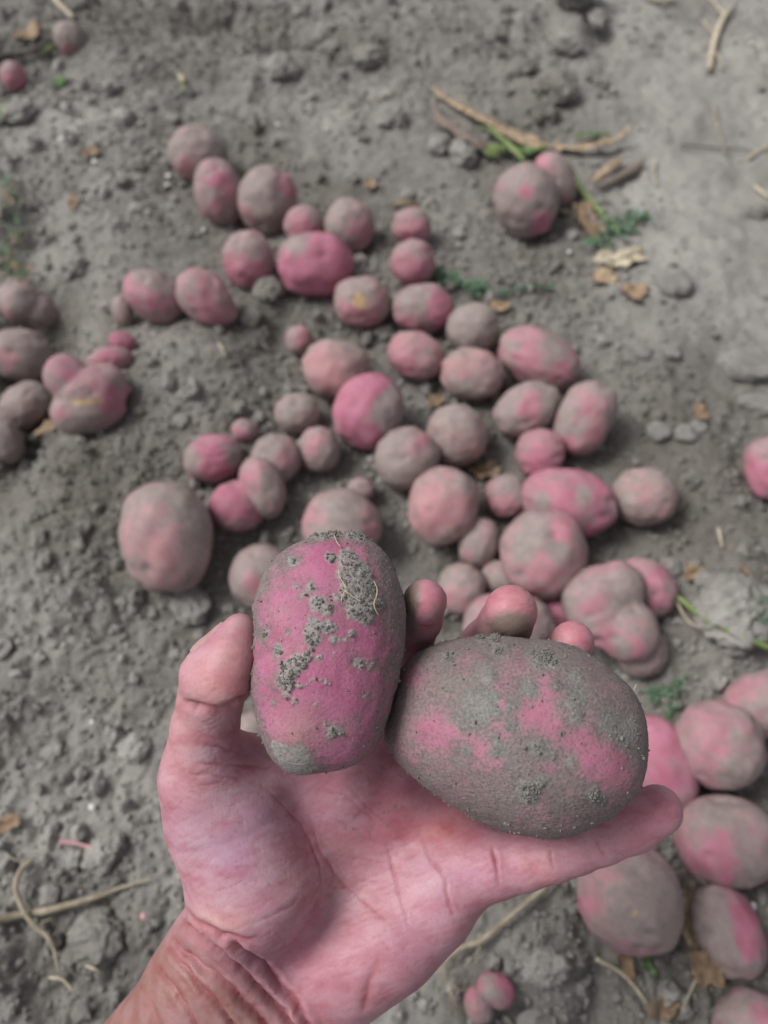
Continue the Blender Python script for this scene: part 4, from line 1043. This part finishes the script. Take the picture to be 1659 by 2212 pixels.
CLODS = [
 (800,140,66,54,10,'rounded clod on the upper soil above the pale husk'),
 (606,160,50,66,-10,'tall clod casting shade on the upper left slope'),
 (690,80,34,34,0,'small clod on the rim of the footprint hollow'),
 (845,268,62,56,20,'clod above the pair beside the feathery frond'),
 (1000,338,54,66,15,'dark clod under the fork of the grey dry stalk'),
 (948,320,46,50,-20,'clod left of the dark one below the dry stalk'),
 (1196,212,92,70,-15,'big crumbly clod behind the long pale husk'),
 (1120,165,60,44,10,'flat clod above the big crumbly one'),
 (585,650,60,50,25,'crumbling dark mound beside the bean shaped potato'),
 (548,700,44,40,-30,'clod on the shaded side of the crumbling mound'),
 (410,1302,82,70,-20,'angular clod below the very large oblong potato'),
 (285,1612,64,54,15,'pale clod left of the thumb'),
 (212,1852,66,58,-25,'angular clod near the pinkish straw'),
 (172,972,52,36,-10,'pale little clod below the scarred knobbly potato'),
 (140,1078,28,28,0,'little round clod left of the very large potato'),
 (195,2032,124,92,15,'large flat clod beside the curly root'),
 (266,275,46,42,0,'dark clod on the left slope above the trail'),
 (52,268,62,54,10,'pale clod near the small pink potato at the upper left'),
 (105,1625,44,34,10,'small pale clod at the left, lower part'),
 (90,1170,34,40,0,'clod by itself on the left soil'),
 (1560,1345,150,130,10,'broad low clod right of the knobbly pink potato'),
 (1440,1235,40,36,0,'small clod near the orange leaf scrap'),
 (1235,35,86,80,-10,'bulky trodden clod at the top edge'),
 (1280,60,36,70,10,'upright sliver of trodden soil at the top edge'),
 (1215,125,70,44,0,'pale crumbly clod under the trodden one'),
 (1170,2090,90,60,25,'broad clod near the bottom between root and straw'),
 (1640,460,44,34,0,'low clod near the right edge, upper half'),
]
for k, (px, py, w, h, a, lab) in enumerate(CLODS):
    clod(px, py, w, h, a, lab, k * 7 + 3, sink=0.4)
STONES = [
 (1450,630,72,64,10,'smooth grey stone right of the orange husks'),
 (1618,795,120,66,-8,'flat bluish grey stone at the right edge'),
 (1645,872,86,40,-18,'thin grey slab below the flat stone at the right edge'),
 (1472,950,40,36,0,'small grey stone in the gravel by the pale tan potato'),
 (1415,945,44,40,30,'angular grey stone nearest the long oval potato'),
 (1445,770,36,32,0,'small pale stone right of the blocky pink potato'),
 (1385,770,30,30,0,'tiny stone beside the blocky pink potato'),
 (1500,935,30,26,20,'tiny stone at the right of the gravel patch'),
 (30,1530,30,26,0,'pale stone at the left edge, lower half'),
]
for k, (px, py, w, h, a, lab) in enumerate(STONES):
    clod(px, py, w, h, a, lab, k * 11 + 400, M_STONE, rough=0.14, flat=0.38, sink=0.42, cat='stone', name='stone', group='grey stones', n=2.6)
WLAB = ['white quartz chip on the left slope, above the faded brown leaf', 'white quartz chip beside the faded brown leaf on the left slope', 'upper white chip of two left of the second trail potato', 'lower white chip of two left of the second trail potato', 'white chip in the gravel at the right', 'white chip lying on the buried magenta potato side', 'white chip on the soil straight above the third trail potato', 'white chip between the spotted potato and the frond', 'white chip by the pale clod at the upper left', 'white chip left of the third trail potato', 'white chip by the long oval grey potato', 'white chip on the dark soil left of the palm', 'white chip left of the thumb', 'white chip near the top right corner']
WHITES = [(142,323,11),(212,368,12),(365,385,11),(362,402,9),(1512,930,9),(1620,1958,18),(600,270,9),(1230,545,9),(66,240,8),(440,500,8),(1255,868,7),(196,1742,14),(196,1558,9),(1620,100,8)]
for k, (px, py, d) in enumerate(WHITES):
    o = clod(px, py, d, d * .8, 0, WLAB[k], 700 + k, M_QUARTZ, rough=0.1, sink=0.1, cat='chip', name='quartz_chip', group='white quartz chips', res=3, n=2.8)

# ------------------------------------------------------------------ plant scraps
def soil_path(pts, lifts):
    k = len(pts)
    lifts = lifts if np.ndim(lifts) else [lifts] * k
    return np.array([on_soil(x, y, l) for (x, y), l in zip(pts, lifts)])

def stem_mesh(name, pts, rpx, lift=0.003, taper=True, sides=7):
    P = soil_path(pts, lift)
    k = mpp_at(*pts[len(pts) // 2])
    r = np.array(rpx if np.ndim(rpx) else np.linspace(1, 0.55 if taper else 1, len(pts)) * rpx) * k
    return tube_mesh(name, P, r, sides, 5)

def stem(name, pts, rpx, mat, label=None, cat=None, lift=0.003, parent=None, group=None):
    o = obj(name, stem_mesh(name, pts, rpx, lift), mat, parent)
    return tag(o, label, cat, group) if label else o

def ribbon_mesh(name, pts, wpx, lift=0.004, curl=0.5, seed=0, across=5, twist=0.0):
    """leaf strip: curved across, wavy along, real thickness"""
    P = soil_path(pts, lift); k = mpp_at(*pts[len(pts) // 2])
    n = len(P); sub = 8; Q, Wd = [], []
    wpx = wpx if np.ndim(wpx) else [wpx * math.sin(math.pi * (0.12 + 0.76 * i / (n - 1))) for i in range(n)]
    for i in range(n - 1):
        p0, p1, p2, p3 = P[max(i - 1, 0)], P[i], P[i + 1], P[min(i + 2, n - 1)]
        for j in range(sub):
            t = j / sub
            Q.append(0.5 * (2 * p1 + (p2 - p0) * t + (2 * p0 - 5 * p1 + 4 * p2 - p3) * t * t + (3 * p1 - p0 - 3 * p2 + p3) * t ** 3))
            Wd.append(wpx[i] * (1 - t) + wpx[i + 1] * t)
    Q.append(P[-1]); Wd.append(wpx[-1]); Q = np.array(Q); Wd = np.array(Wd) * k / 2
    T = np.gradient(Q, axis=0); T /= np.linalg.norm(T, axis=1)[:, None] + 1e-12
    S = np.cross(T, np.array([0, 0, 1.0])); S /= np.linalg.norm(S, axis=1)[:, None] + 1e-12
    Uu = np.cross(S, T)
    m = len(Q); top = []
    nz = vnoise2(np.stack([np.arange(m) * 0.35, np.full(m, seed * 3.7)], 1), seed)
    for i in range(m):
        a0 = twist * i / m + 0.5 * nz[i]
        for j in range(across):
            u = 2 * j / (across - 1) - 1
            w = Wd[i] * (1 + 0.22 * vnoise2(np.array([[i * 0.5, j * 1.3 + seed]]), seed + 5)[0])
            y = curl * Wd[i] * (1 - u * u) + 0.18 * Wd[i] * nz[(i * 3 + j) % m]
            c, s_ = math.cos(a0), math.sin(a0)
            top.append(Q[i] + S[i] * (u * w * c - y * s_) + Uu[i] * (y * c + u * w * s_))
    top = np.array(top); th = 0.00035
    V = np.concatenate([top, top - np.repeat(Uu, across, 0) * th])
    Fs = []; mm = m * across
    for i in range(m - 1):
        for j in range(across - 1):
            q = [i * across + j, i * across + j + 1, (i + 1) * across + j + 1, (i + 1) * across + j]
            Fs.append(q); Fs.append([x + mm for x in q[::-1]])
    rim = [j for j in range(across)] + [i * across + across - 1 for i in range(1, m)] + [(m - 1) * across + j for j in range(across - 2, -1, -1)] + [i * across for i in range(m - 2, 0, -1)]
    for q in range(len(rim)):
        Fs.append([rim[q], rim[q] + mm, rim[(q + 1) % len(rim)] + mm, rim[(q + 1) % len(rim)]])
    return mesh_from(name, V, Fs)

def ribbon(name, pts, wpx, mat, label=None, cat=None, parent=None, group=None, **kw):
    o = obj(name, ribbon_mesh(name, pts, wpx, **kw), mat, parent)
    return tag(o, label, cat, group) if label else o

def scrap(name, px, py, w, h, ang, mat, label, cat='dry leaf', seed=0, lift=0.004, parent=None, group='dead leaf scraps'):
    """crumpled piece of dead leaf"""
    n = 13; k = mpp_at(px, py); p = on_soil(px, py, lift)
    g = np.linspace(-1, 1, n); Xg, Yg = np.meshgrid(g, g)
    P2_ = np.stack([Xg.ravel(), Yg.ravel()], 1)
    rad = np.maximum(np.abs(P2_).max(1), 1e-6); circ = P2_ / (np.linalg.norm(P2_, axis=1)[:, None] + 1e-9) * rad[:, None]
    th = np.arctan2(circ[:, 1], circ[:, 0])
    edge = 1 + 0.28 * vnoise2(np.stack([np.cos(th) * 2.2 + seed, np.sin(th) * 2.2], 1), seed) + 0.14 * vnoise2(np.stack([np.cos(th) * 6, np.sin(th) * 6 + seed], 1), seed + 1)
    q = circ * edge[:, None]
    zz = 0.35 * fbm(q * 1.5 + seed, 3, seed + 2) + 0.30 * np.abs(q[:, 1] + 0.2 * q[:, 0]) + 0.12 * vnoise2(q * 5, seed + 3) + 0.2 * q[:, 0] ** 2
    s = math.sqrt(w * h) / 2 * k
    V = np.stack([q[:, 0] * w / 2 * k, q[:, 1] * h / 2 * k * 1.15, zz * s], 1)
    Vb = V - np.array([0, 0, 0.0004])
    mm = len(V); Fs = []
    for i in range(n - 1):
        for j in range(n - 1):
            f = [i * n + j, i * n + j + 1, (i + 1) * n + j + 1, (i + 1) * n + j]
            Fs.append(f); Fs.append([x + mm for x in f[::-1]])
    rim = list(range(n)) + [i * n + n - 1 for i in range(1, n)] + [(n - 1) * n + j for j in range(n - 2, -1, -1)] + [i * n for i in range(n - 2, 0, -1)]
    for a in range(len(rim)):
        Fs.append([rim[a], rim[a] + mm, rim[(a + 1) % len(rim)] + mm, rim[(a + 1) % len(rim)]])
    o = obj(name, mesh_from(name, np.concatenate([V, Vb]), Fs), mat, parent)
    o.location = p; o.rotation_euler = (0, 0, math.radians(ang))
    return tag(o, label, cat, group) if label else o

def leaflets(name, pts, size_px, mat, parent, count, seed, spread):
    """many small leaf blades along a stem, joined: too small to pick apart"""
    r = np.random.default_rng(seed); P = soil_path(pts, 0.005); k = mpp_at(*pts[0])
    V, Fs = [], []
    for _ in range(count):
        t = r.random() * (len(P) - 1); i = min(int(t), len(P) - 2); c = P[i] + (P[i + 1] - P[i]) * (t - i)
        c = c + np.array([r.normal() * spread, r.normal() * spread, abs(r.normal()) * spread * 0.6]) * k
        a = r.uniform(0, 2 * math.pi); d = np.array([math.cos(a), math.sin(a), r.uniform(-.2, .7)]); d /= np.linalg.norm(d)
        s = np.cross(d, [0, 0, 1.0]); s /= np.linalg.norm(s); l = size_px * k * r.uniform(.5, 1.3); w = l * 0.22
        up = np.cross(s, d) * w * 0.4; b = len(V)
        V += [c, c + d * l * .4 + s * w, c + d * l * .5 + up, c + d * l * .4 - s * w, c + d * l, c + d * l * .75 + s * w * .7, c + d * l * .75 - s * w * .7]
        Fs += [[b, b + 1, b + 2], [b, b + 2, b + 3], [b + 1, b + 5, b + 2], [b + 2, b + 6, b + 3], [b + 5, b + 4, b + 2], [b + 2, b + 4, b + 6]]
    o = obj(name, mesh_from(name, V, Fs), mat, parent); o['kind'] = 'stuff'
    return o

# the dead stalk with green shoots, upper right
ribbon('dry_husk', [(930,186),(965,212),(1000,232),(1060,266),(1100,285),(1150,305),(1205,318),(1250,318),(1300,308),(1335,298),(1362,270)], [5,14,20,26,24,36,28,20,26,16,4], M_HUSK,
       'long pale dry husk arching across the upper right soil', 'dry leaf', seed=3, lift=[.008,.009,.010,.012,.012,.010,.008,.008,.010,.012,.020], curl=0.12)
ribbon('dry_stalk', [(937,212),(945,245),(962,268),(990,285),(1020,302),(1050,322),(1075,325)], [10,24,28,28,26,24,12], M_GREYLEAF,
       'dark grey dry stalk curling below the long pale husk', 'dry leaf', seed=5, lift=.010, curl=0.8)
sh = ribbon('green_shoot', [(1028,276),(1060,280),(1085,300),(1110,322),(1132,346)], [6,14,14,16,10], M_LIME,
       'fresh green shoot beside the grey stalk and pale husk', 'shoot', seed=8, lift=.013, curl=0.5)
ribbon('blade', [(1042,318),(1065,322),(1090,318)], [16,36,18], M_LIME, parent=sh, seed=9, lift=.012)
ribbon('blade', [(1115,322),(1145,326),(1185,320)], [14,26,10], M_GREEN, parent=sh, seed=10, lift=.009)
ribbon('blade', [(1118,330),(1130,350),(1145,362)], [8,18,6], M_GREEN, parent=sh, seed=11, lift=.008)
ribbon('grass_blade', [(1240,296),(1275,290),(1318,290)], [6,14,6], M_GREEN, 'short green blade lying above the tip of the pale husk', 'grass blade', seed=12, lift=.006)
ribbon('dry_husk', [(1175,330),(1215,345),(1232,362)], [8,16,6], M_HUSK, 'short tan strip below the long pale husk by the leaning potato', 'dry leaf', seed=14, lift=.01)
ribbon('dry_husk', [(1278,392),(1305,372),(1330,352),(1345,340)], [10,22,20,6], M_HUSK, 'tan torn strip under the right end of the long husk', 'dry leaf', seed=15, lift=.008)
ribbon('dry_husk', [(1290,402),(1330,385),(1370,362),(1392,345)], [8,20,22,6], M_GREYLEAF, 'grey torn strip under the right end of the long husk', 'dry leaf', seed=16, lift=.007)
st = stem('green_plant_scrap', [(1226,352),(1240,385),(1257,412),(1290,450),(1318,482),(1336,500)], 7, M_LIME, 'yellow-green plant stem running down from the husk, leaves at its tip', 'stem', lift=.006)
leaflets('leaflets', [(1320,490),(1350,480),(1390,462)], 22, M_DILL, st, 40, 3, 11)
leaflets('leaflets', [(1336,500),(1300,515),(1278,535)], 20, M_DILL, st, 34, 4, 11)
stem('brown_stem', [(1240,388),(1255,425),(1262,455)], 6, M_TWIG, 'short dark stem beside the yellow-green one', 'stem', lift=.003)
scrap('dry_leaf', 1264, 475, 40, 90, 10, M_BROWN, 'brown crumpled leaf beside the yellow-green stem', seed=21)
scrap('dry_leaf', 1290, 510, 36, 50, -20, M_BROWN, 'small brown leaf under the stem tip leaves', seed=22)
scrap('dry_leaf', 1222, 458, 34, 22, 0, M_ORANGE, 'orange bit of leaf beside the potato with a bright spot', seed=23)
scrap('dry_husk', 1332, 566, 108, 44, 12, M_STRAW, 'largest straw coloured husk flake on the right soil', seed=24)
scrap('dry_husk', 1302, 602, 56, 34, -10, M_HUSK, 'brownish husk flake below the largest straw coloured one', seed=25)
scrap('dry_leaf', 1368, 632, 58, 44, -25, M_ORANGE, 'orange-tan leaf flake left of the smooth grey stone', seed=26)
scrap('dry_leaf', 1075, 662, 50, 26, -10, M_ORANGE, 'orange leaf flake below the feathery frond', seed=27)
scrap('dry_leaf', 872, 440, 64, 14, 0, M_ORANGE, 'thin orange strip above the pair beside the frond', seed=28)
scrap('dry_leaf', 800, 398, 24, 26, 0, M_ORANGE, 'yellowish leaf bit on the soil above the trail', seed=29)
scrap('dry_leaf', 940, 868, 40, 26, 40, M_BROWN, 'brown leaf shreds between the tan potatoes of the cluster', seed=30)
scrap('dry_leaf', 1062, 1015, 40, 30, 50, M_HUSK, 'tan leaf piece in the gap at the middle of the cluster', seed=31)
scrap('dry_leaf', 1035, 1020, 40, 24, -20, M_BROWN, 'dark leaf piece in the gap at the middle of the cluster', seed=32)
scrap('dry_leaf', 108, 925, 70, 26, 35, M_ORANGE, 'orange-brown leaf strip under the elongated muddy potato', seed=33)
scrap('dry_leaf', 165, 938, 60, 26, -10, M_BROWN, 'brown leaf strip under the knobbly scarred potato', seed=34)
scrap('dry_leaf', 62, 76, 56, 40, 20, M_ORANGE, 'brown leaf near the half buried potato at top left', seed=35)
scrap('dry_leaf', 196, 330, 34, 28, 10, M_BROWN, 'faded brown leaf on the left slope', seed=36)
scrap('dry_leaf', 160, 440, 22, 50, 10, M_BROWN, 'upright brown leaf shred on the left slope', seed=37)
scrap('dry_leaf', 1500, 1240, 54, 32, 15, M_ORANGE, 'orange leaf scrap right of the knobbly pink potato', seed=38)
scrap('dry_leaf', 1515, 895, 30, 40, 20, M_BROWN, 'brown leaf bit in the gravel at the right', seed=39)
scrap('dry_leaf', 15, 1782, 56, 30, 20, M_BROWN, 'brown bark-like scrap at the left edge, lower part', seed=40)
scrap('dry_leaf', 1487, 1985, 58, 100, 12, M_HUSK, 'large tan dead leaf right of the pale potato with one eye', seed=41, lift=.014)
scrap('dry_leaf', 1488, 1925, 40, 60, -10, M_GREYLEAF, 'grey curled leaf above the large tan dead leaf', seed=42, lift=.012)
scrap('dry_leaf', 1530, 2085, 80, 80, -30, M_BROWN, 'broad brown rotting leaf over the buried magenta potato', seed=43, lift=.016)
scrap('dry_leaf', 1352, 2072, 36, 60, 10, M_BROWN, 'brown leaf under the pale potato with one eye', seed=44)
scrap('dry_leaf', 1432, 2180, 64, 40, 10, M_BROWN, 'brown leaf at the bottom edge left of the corner potato', seed=45)
scrap('green_leaf', 1400, 2085, 24, 46, 20, M_GREEN, 'small green leaf under the pale potato with one eye', cat='leaf', seed=46, group=None)
scrap('green_leaf', 128, 180, 26, 24, 0, M_GREEN, 'small green leaf below the half buried potato at top left', cat='leaf', seed=47, group=None)
scrap('green_leaf', 105, 106, 28, 14, 20, M_LIME, 'lime green scrap touching the half buried potato', cat='leaf', seed=48, group=None)
sp_ = ribbon('sprout', [(380,156),(390,164),(396,176)], [8,14,5], M_STRAW, 'tiny white and green sprout on the upper left slope', 'sprout', seed=49, lift=.006)
ribbon('blade', [(394,172),(396,185),(393,198)], [6,9,4], M_LIME, parent=sp_, seed=50, lift=.004)
ribbon('grass_blade', [(-15,238),(10,232),(42,220)], [10,16,6], M_LIME, 'green blade at the left edge, upper part', 'grass blade', seed=51, lift=.006)
ribbon('grass_blade', [(-15,262),(5,252),(20,245)], [16,20,8], M_GREEN, 'dark green blade at the left edge under the lighter one', 'grass blade', seed=52, lift=.005)
stem('straw', [(105,-25),(125,5),(158,38)], 7, M_STRAW, 'white straw at the top edge, left part', 'straw', lift=.005)
stem('dark_twig', [(-20,128),(30,118),(75,108),(112,86)], 8, M_TWIG, 'dark twig at the left edge beside the half buried potato', 'twig', lift=.006)
fr = stem('feathery_frond', [(922,575),(945,590),(985,604),(1030,618),(1085,634),(1125,622),(1150,614),(1192,624)], 4, M_DILL, 'feathery green frond lying in the middle of the cluster top', 'frond', lift=.006)
leaflets('leaflets', [(925,575),(930,600),(945,595)], 18, M_DILL, fr, 50, 5, 8)
leaflets('leaflets', [(955,590),(1000,610),(1040,620),(1010,635)], 18, M_DILL, fr, 46, 6, 8)
leaflets('leaflets', [(1080,634),(1125,622),(1192,624)], 12, M_DILL, fr, 30, 7, 3)
rt = stem('curly_root', [(70,1855),(42,1885),(34,1920),(50,1965),(75,2000),(105,2025),(118,2055),(126,2100)], [3.5,6,6,5.5,5,5,4,2], M_ROOT, 'pale curly root at the lower left', 'root', lift=.008)
stem('rootlet', [(70,1856),(50,1862),(15,1850)], 2.5, M_ROOT, lift=.008, parent=rt)
stem('rootlet', [(78,2003),(98,1990),(112,1985)], 2.5, M_ROOT, lift=.008, parent=rt)
stem('straw', [(-25,1992),(50,1975),(110,1965),(210,1937),(260,1918),(330,1898)], [9,8,8,6,4,2], M_ROOT, 'thick dry straw running in from the left edge under the root', 'straw', lift=.006)
stem('straw', [(128,2062),(165,2078),(212,2096)], 3.5, M_STRAW, 'thin pale twig right of the curly root', 'straw', lift=.006)
stem('straw', [(108,2112),(135,2116),(158,2142)], 3.5, M_STRAW, 'thin pale twig at the tail of the curly root', 'straw', lift=.006)
stem('straw', [(130,1818),(165,1822),(208,1834)], 5, M_PINKSTRAW, 'short pinkish straw at the lower left', 'straw', lift=.005)
rt = stem('branching_root', [(1210,1890),(1150,1940),(1105,1978),(1042,2030),(1010,2042),(985,2055),(958,2078)], [5,6,6,7,6,6,4], M_ROOT, 'long pale branching root below the little finger', 'root', lift=.009)
stem('rootlet', [(1040,2030),(1032,2055),(1020,2070),(1003,2087)], 3, M_ROOT, lift=.009, parent=rt)
stem('rootlet', [(1022,2040),(1000,2060),(985,2085)], 2, M_ROOT, lift=.007, parent=rt)
stem('rootlet', [(965,2070),(945,2060),(925,2080)], 2.5, M_ROOT, lift=.006, parent=rt)
for q, pts in enumerate([[(958,2085),(965,2120),(985,2135),(1025,2140)], [(960,2090),(945,2130),(950,2170)], [(975,2095),(975,2140),(990,2180)], [(965,2080),(930,2110),(915,2150)], [(985,2130),(970,2160),(975,2200)]]):
    stem('rootlet', pts, 1.8, M_ROOT, lift=.006, parent=rt)
stem('straw', [(1288,2072),(1320,2088),(1350,2108),(1378,2140),(1396,2166)], 5, M_STRAW, 'bent straw at the bottom below the pale potato', 'straw', lift=.008)
stem('straw', [(1412,2105),(1415,2150),(1420,2212)], 4, M_TWIG, 'dark straw standing at the bottom edge', 'straw', lift=.008)
stem('straw', [(1508,2108),(1492,2140),(1474,2182)], 3, M_STRAW, 'pale short straw left of the corner potato', 'straw', lift=.010)
stem('grey_root', [(1500,1895),(1530,1915),(1542,1950),(1550,1990),(1555,2030)], 4.5, M_TWIG, 'grey root thread over the buried magenta potato', 'root', lift=.026)
stem('grey_root', [(1455,2040),(1446,2070),(1448,2110),(1440,2130)], 4, M_TWIG, 'grey root thread beside the large tan dead leaf', 'root', lift=.01)
stem('green_plant_scrap', [(1462,1288),(1500,1318),(1535,1342),(1600,1374),(1665,1400)], [5,7,7,7,7], M_LIME, 'slender green stem crossing the broad low clod at the right', 'stem', lift=.016)
th_ = np.linspace(0, 4.4 * math.pi, 34)
stem('green_tendril', [(1652 + (6 + 1.1 * t) * math.cos(t), 1318 + (10 + 1.6 * t) * math.sin(t)) for t in th_], 4, M_DILL, 'coiled green tendril at the right edge', 'tendril', lift=list(.010 + .0009 * th_))
wd = stem('weed', [(1405,1490),(1430,1500),(1455,1495),(1468,1480)], 3, M_DILL, 'small green weed between the knobbly and the smooth round potato', 'weed', lift=.008)
leaflets('leaflets', [(1395,1500),(1430,1500),(1470,1470)], 16, M_DILL, wd, 40, 8, 8)
leaflets('leaflets', [(1440,1520),(1448,1550),(1440,1570)], 14, M_DILL, wd, 30, 9, 7)
stem('straw', [(1552,1142),(1556,1160),(1560,1182)], 4, M_STRAW, 'short pale straw right of the round pale tan potato', 'straw', lift=.004)
stem('dark_twig', [(1600,1225),(1620,1242),(1655,1275)], 5, M_BROWN, 'reddish brown twig near the right edge, mid height', 'twig', lift=.005)
rt = stem('pale_root', [(1585,10),(1562,40),(1545,85),(1538,115),(1532,150)], [3,6,7,6,5], M_STRAW, 'pale forked root at the top right', 'root', lift=.006)
stem('rootlet', [(1565,35),(1550,15),(1530,-10)], 3, M_STRAW, parent=rt, lift=.005)
stem('rootlet', [(1548,80),(1530,60),(1515,40)], 2.5, M_STRAW, parent=rt, lift=.005)
stem('rootlet', [(1542,105),(1555,130),(1560,148)], 2.5, M_STRAW, parent=rt, lift=.005)
stem('straw', [(1395,-6),(1425,2),(1460,-4)], 6, M_STRAW, 'white straw on the top edge, right part', 'straw', lift=.005)
stem('straw', [(750,232),(790,218),(830,208),(880,172)], 2.2, M_ROOT, 'thin root thread on the soil above the trail', 'straw', lift=.004)
stem('straw', [(1415,345),(1412,375),(1418,400)], 2.6, M_STRAW, 'thin pale curved straw right of the torn strips', 'straw', lift=.004)
stem('straw', [(1470,312),(1530,318),(1620,322)], 2.2, M_TWIG, 'thin twig lying level near the right edge, upper part', 'straw', lift=.004)
stem('straw', [(1618,340),(1640,325),(1665,312)], 4, M_STRAW, 'white straw at the right edge, upper part', 'straw', lift=.004)
stem('straw', [(1630,402),(1645,415),(1662,428)], 4, M_STRAW, 'pale straw at the right edge below the white one', 'straw', lift=.004)
stem('straw', [(1540,225),(1552,280),(1568,335)], 3, M_ROOT, 'thin upright straw on the upper right soil', 'straw', lift=.004)
stem('straw', [(1462,1300),(1490,1345),(1540,1360)], 2.5, M_STRAW, 'thin straw on the broad low clod at the right', 'straw', lift=.012)
stem('straw', [(472,742),(480,754),(486,768)], 2.5, M_STRAW, 'tiny pale straw on the mound left of the very small potato', 'straw', lift=.004)
sc = np.array(on_soil(305, 1978, .003))
o = clod(305, 1978, 17, 17, 0, 'pink pea sized seed on the dark soil left of the wrist', 990, M_PINKSTRAW, rough=.05, flat=.9, sink=.1, cat='seed', name='pink_seed', group=None, res=3)
# weeds and litter on the left edge
for q, (x, y) in enumerate([(22, 420), (38, 500), (18, 560), (45, 590)]):
    wd = stem('weed', [(x, y + 30), (x + 4, y), (x - 6, y - 30)], 2.5, M_DILL, ['mossy green weed at the left edge, topmost of four', 'mossy green weed at the left edge, second from the top', 'mossy green weed at the left edge, third from the top', 'mossy green weed at the left edge, just above the lumpy potato'][q], 'weed', lift=.008, group='weeds on the left edge')
    leaflets('leaflets', [(x, y + 30), (x, y), (x - 6, y - 30)], 12, M_DILL, wd, 30, 60 + q, 10)
    leaflets('dead_leaflets', [(x, y + 30), (x + 6, y)], 16, M_BROWN, wd, 18, 80 + q, 14)

# ------------------------------------------------------------------ loose soil crumbs: nobody could count them
def crumbs(name, N, rmin, rmax, power, res, seed, label):
    r = np.random.default_rng(seed)
    x = r.uniform(-0.62, 0.62, N * 4); y = r.uniform(-0.15, 1.15, N * 4)
    P = np.stack([x, y], 1)
    dens = np.clip(rough_mask(x, y) ** 1.5 * (0.5 + 1.1 * np.clip(fbm(P * 26, 3, seed + 5) + 0.15, 0, 1)), 0, 1.3) / 1.3
    near = np.zeros(len(x))
    for q in _B[len(BUMPS):]:
        near = np.maximum(near, np.exp(-(((x - q[0]) / (1.9 * q[2] + 0.01)) ** 2 + ((y - q[1]) / (1.9 * q[3] + 0.01)) ** 2)))
    dens = np.clip(dens + 0.55 * near, 0, 1)
    k = r.random(N * 4) < dens
    x, y = x[k][:N], y[k][:N]; N = len(x)
    rad = np.clip(rmin * r.random(N) ** (-power), rmin, rmax)
    z = soil_h(x, y) + rad * 0.30
    U, Fa = ico(res)
    D = U[None] * (1 + r.uniform(-0.30, 0.30, (N, len(U), 1)))
    D = D * r.uniform(0.65, 1.25, (N, 1, 3)) * rad[:, None, None]
    V = D + np.stack([x, y, z], 1)[:, None]
    Ff = (Fa[None] + (np.arange(N) * len(U))[:, None, None]).reshape(-1, 3)
    o = obj(name, mesh_from(name, V.reshape(-1, 3), Ff, False), M_CRUMB)
    return tag(o, label, 'soil', kind='stuff')
crumbs('soil_crumbs', 36000, 0.0007, 0.0022, 0.45, 1, 77, 'fine loose soil crumbs strewn over the ground')
crumbs('soil_lumps', 6400, 0.0017, 0.0075, 0.42, 2, 78, 'coarser loose soil lumps strewn over the ground')
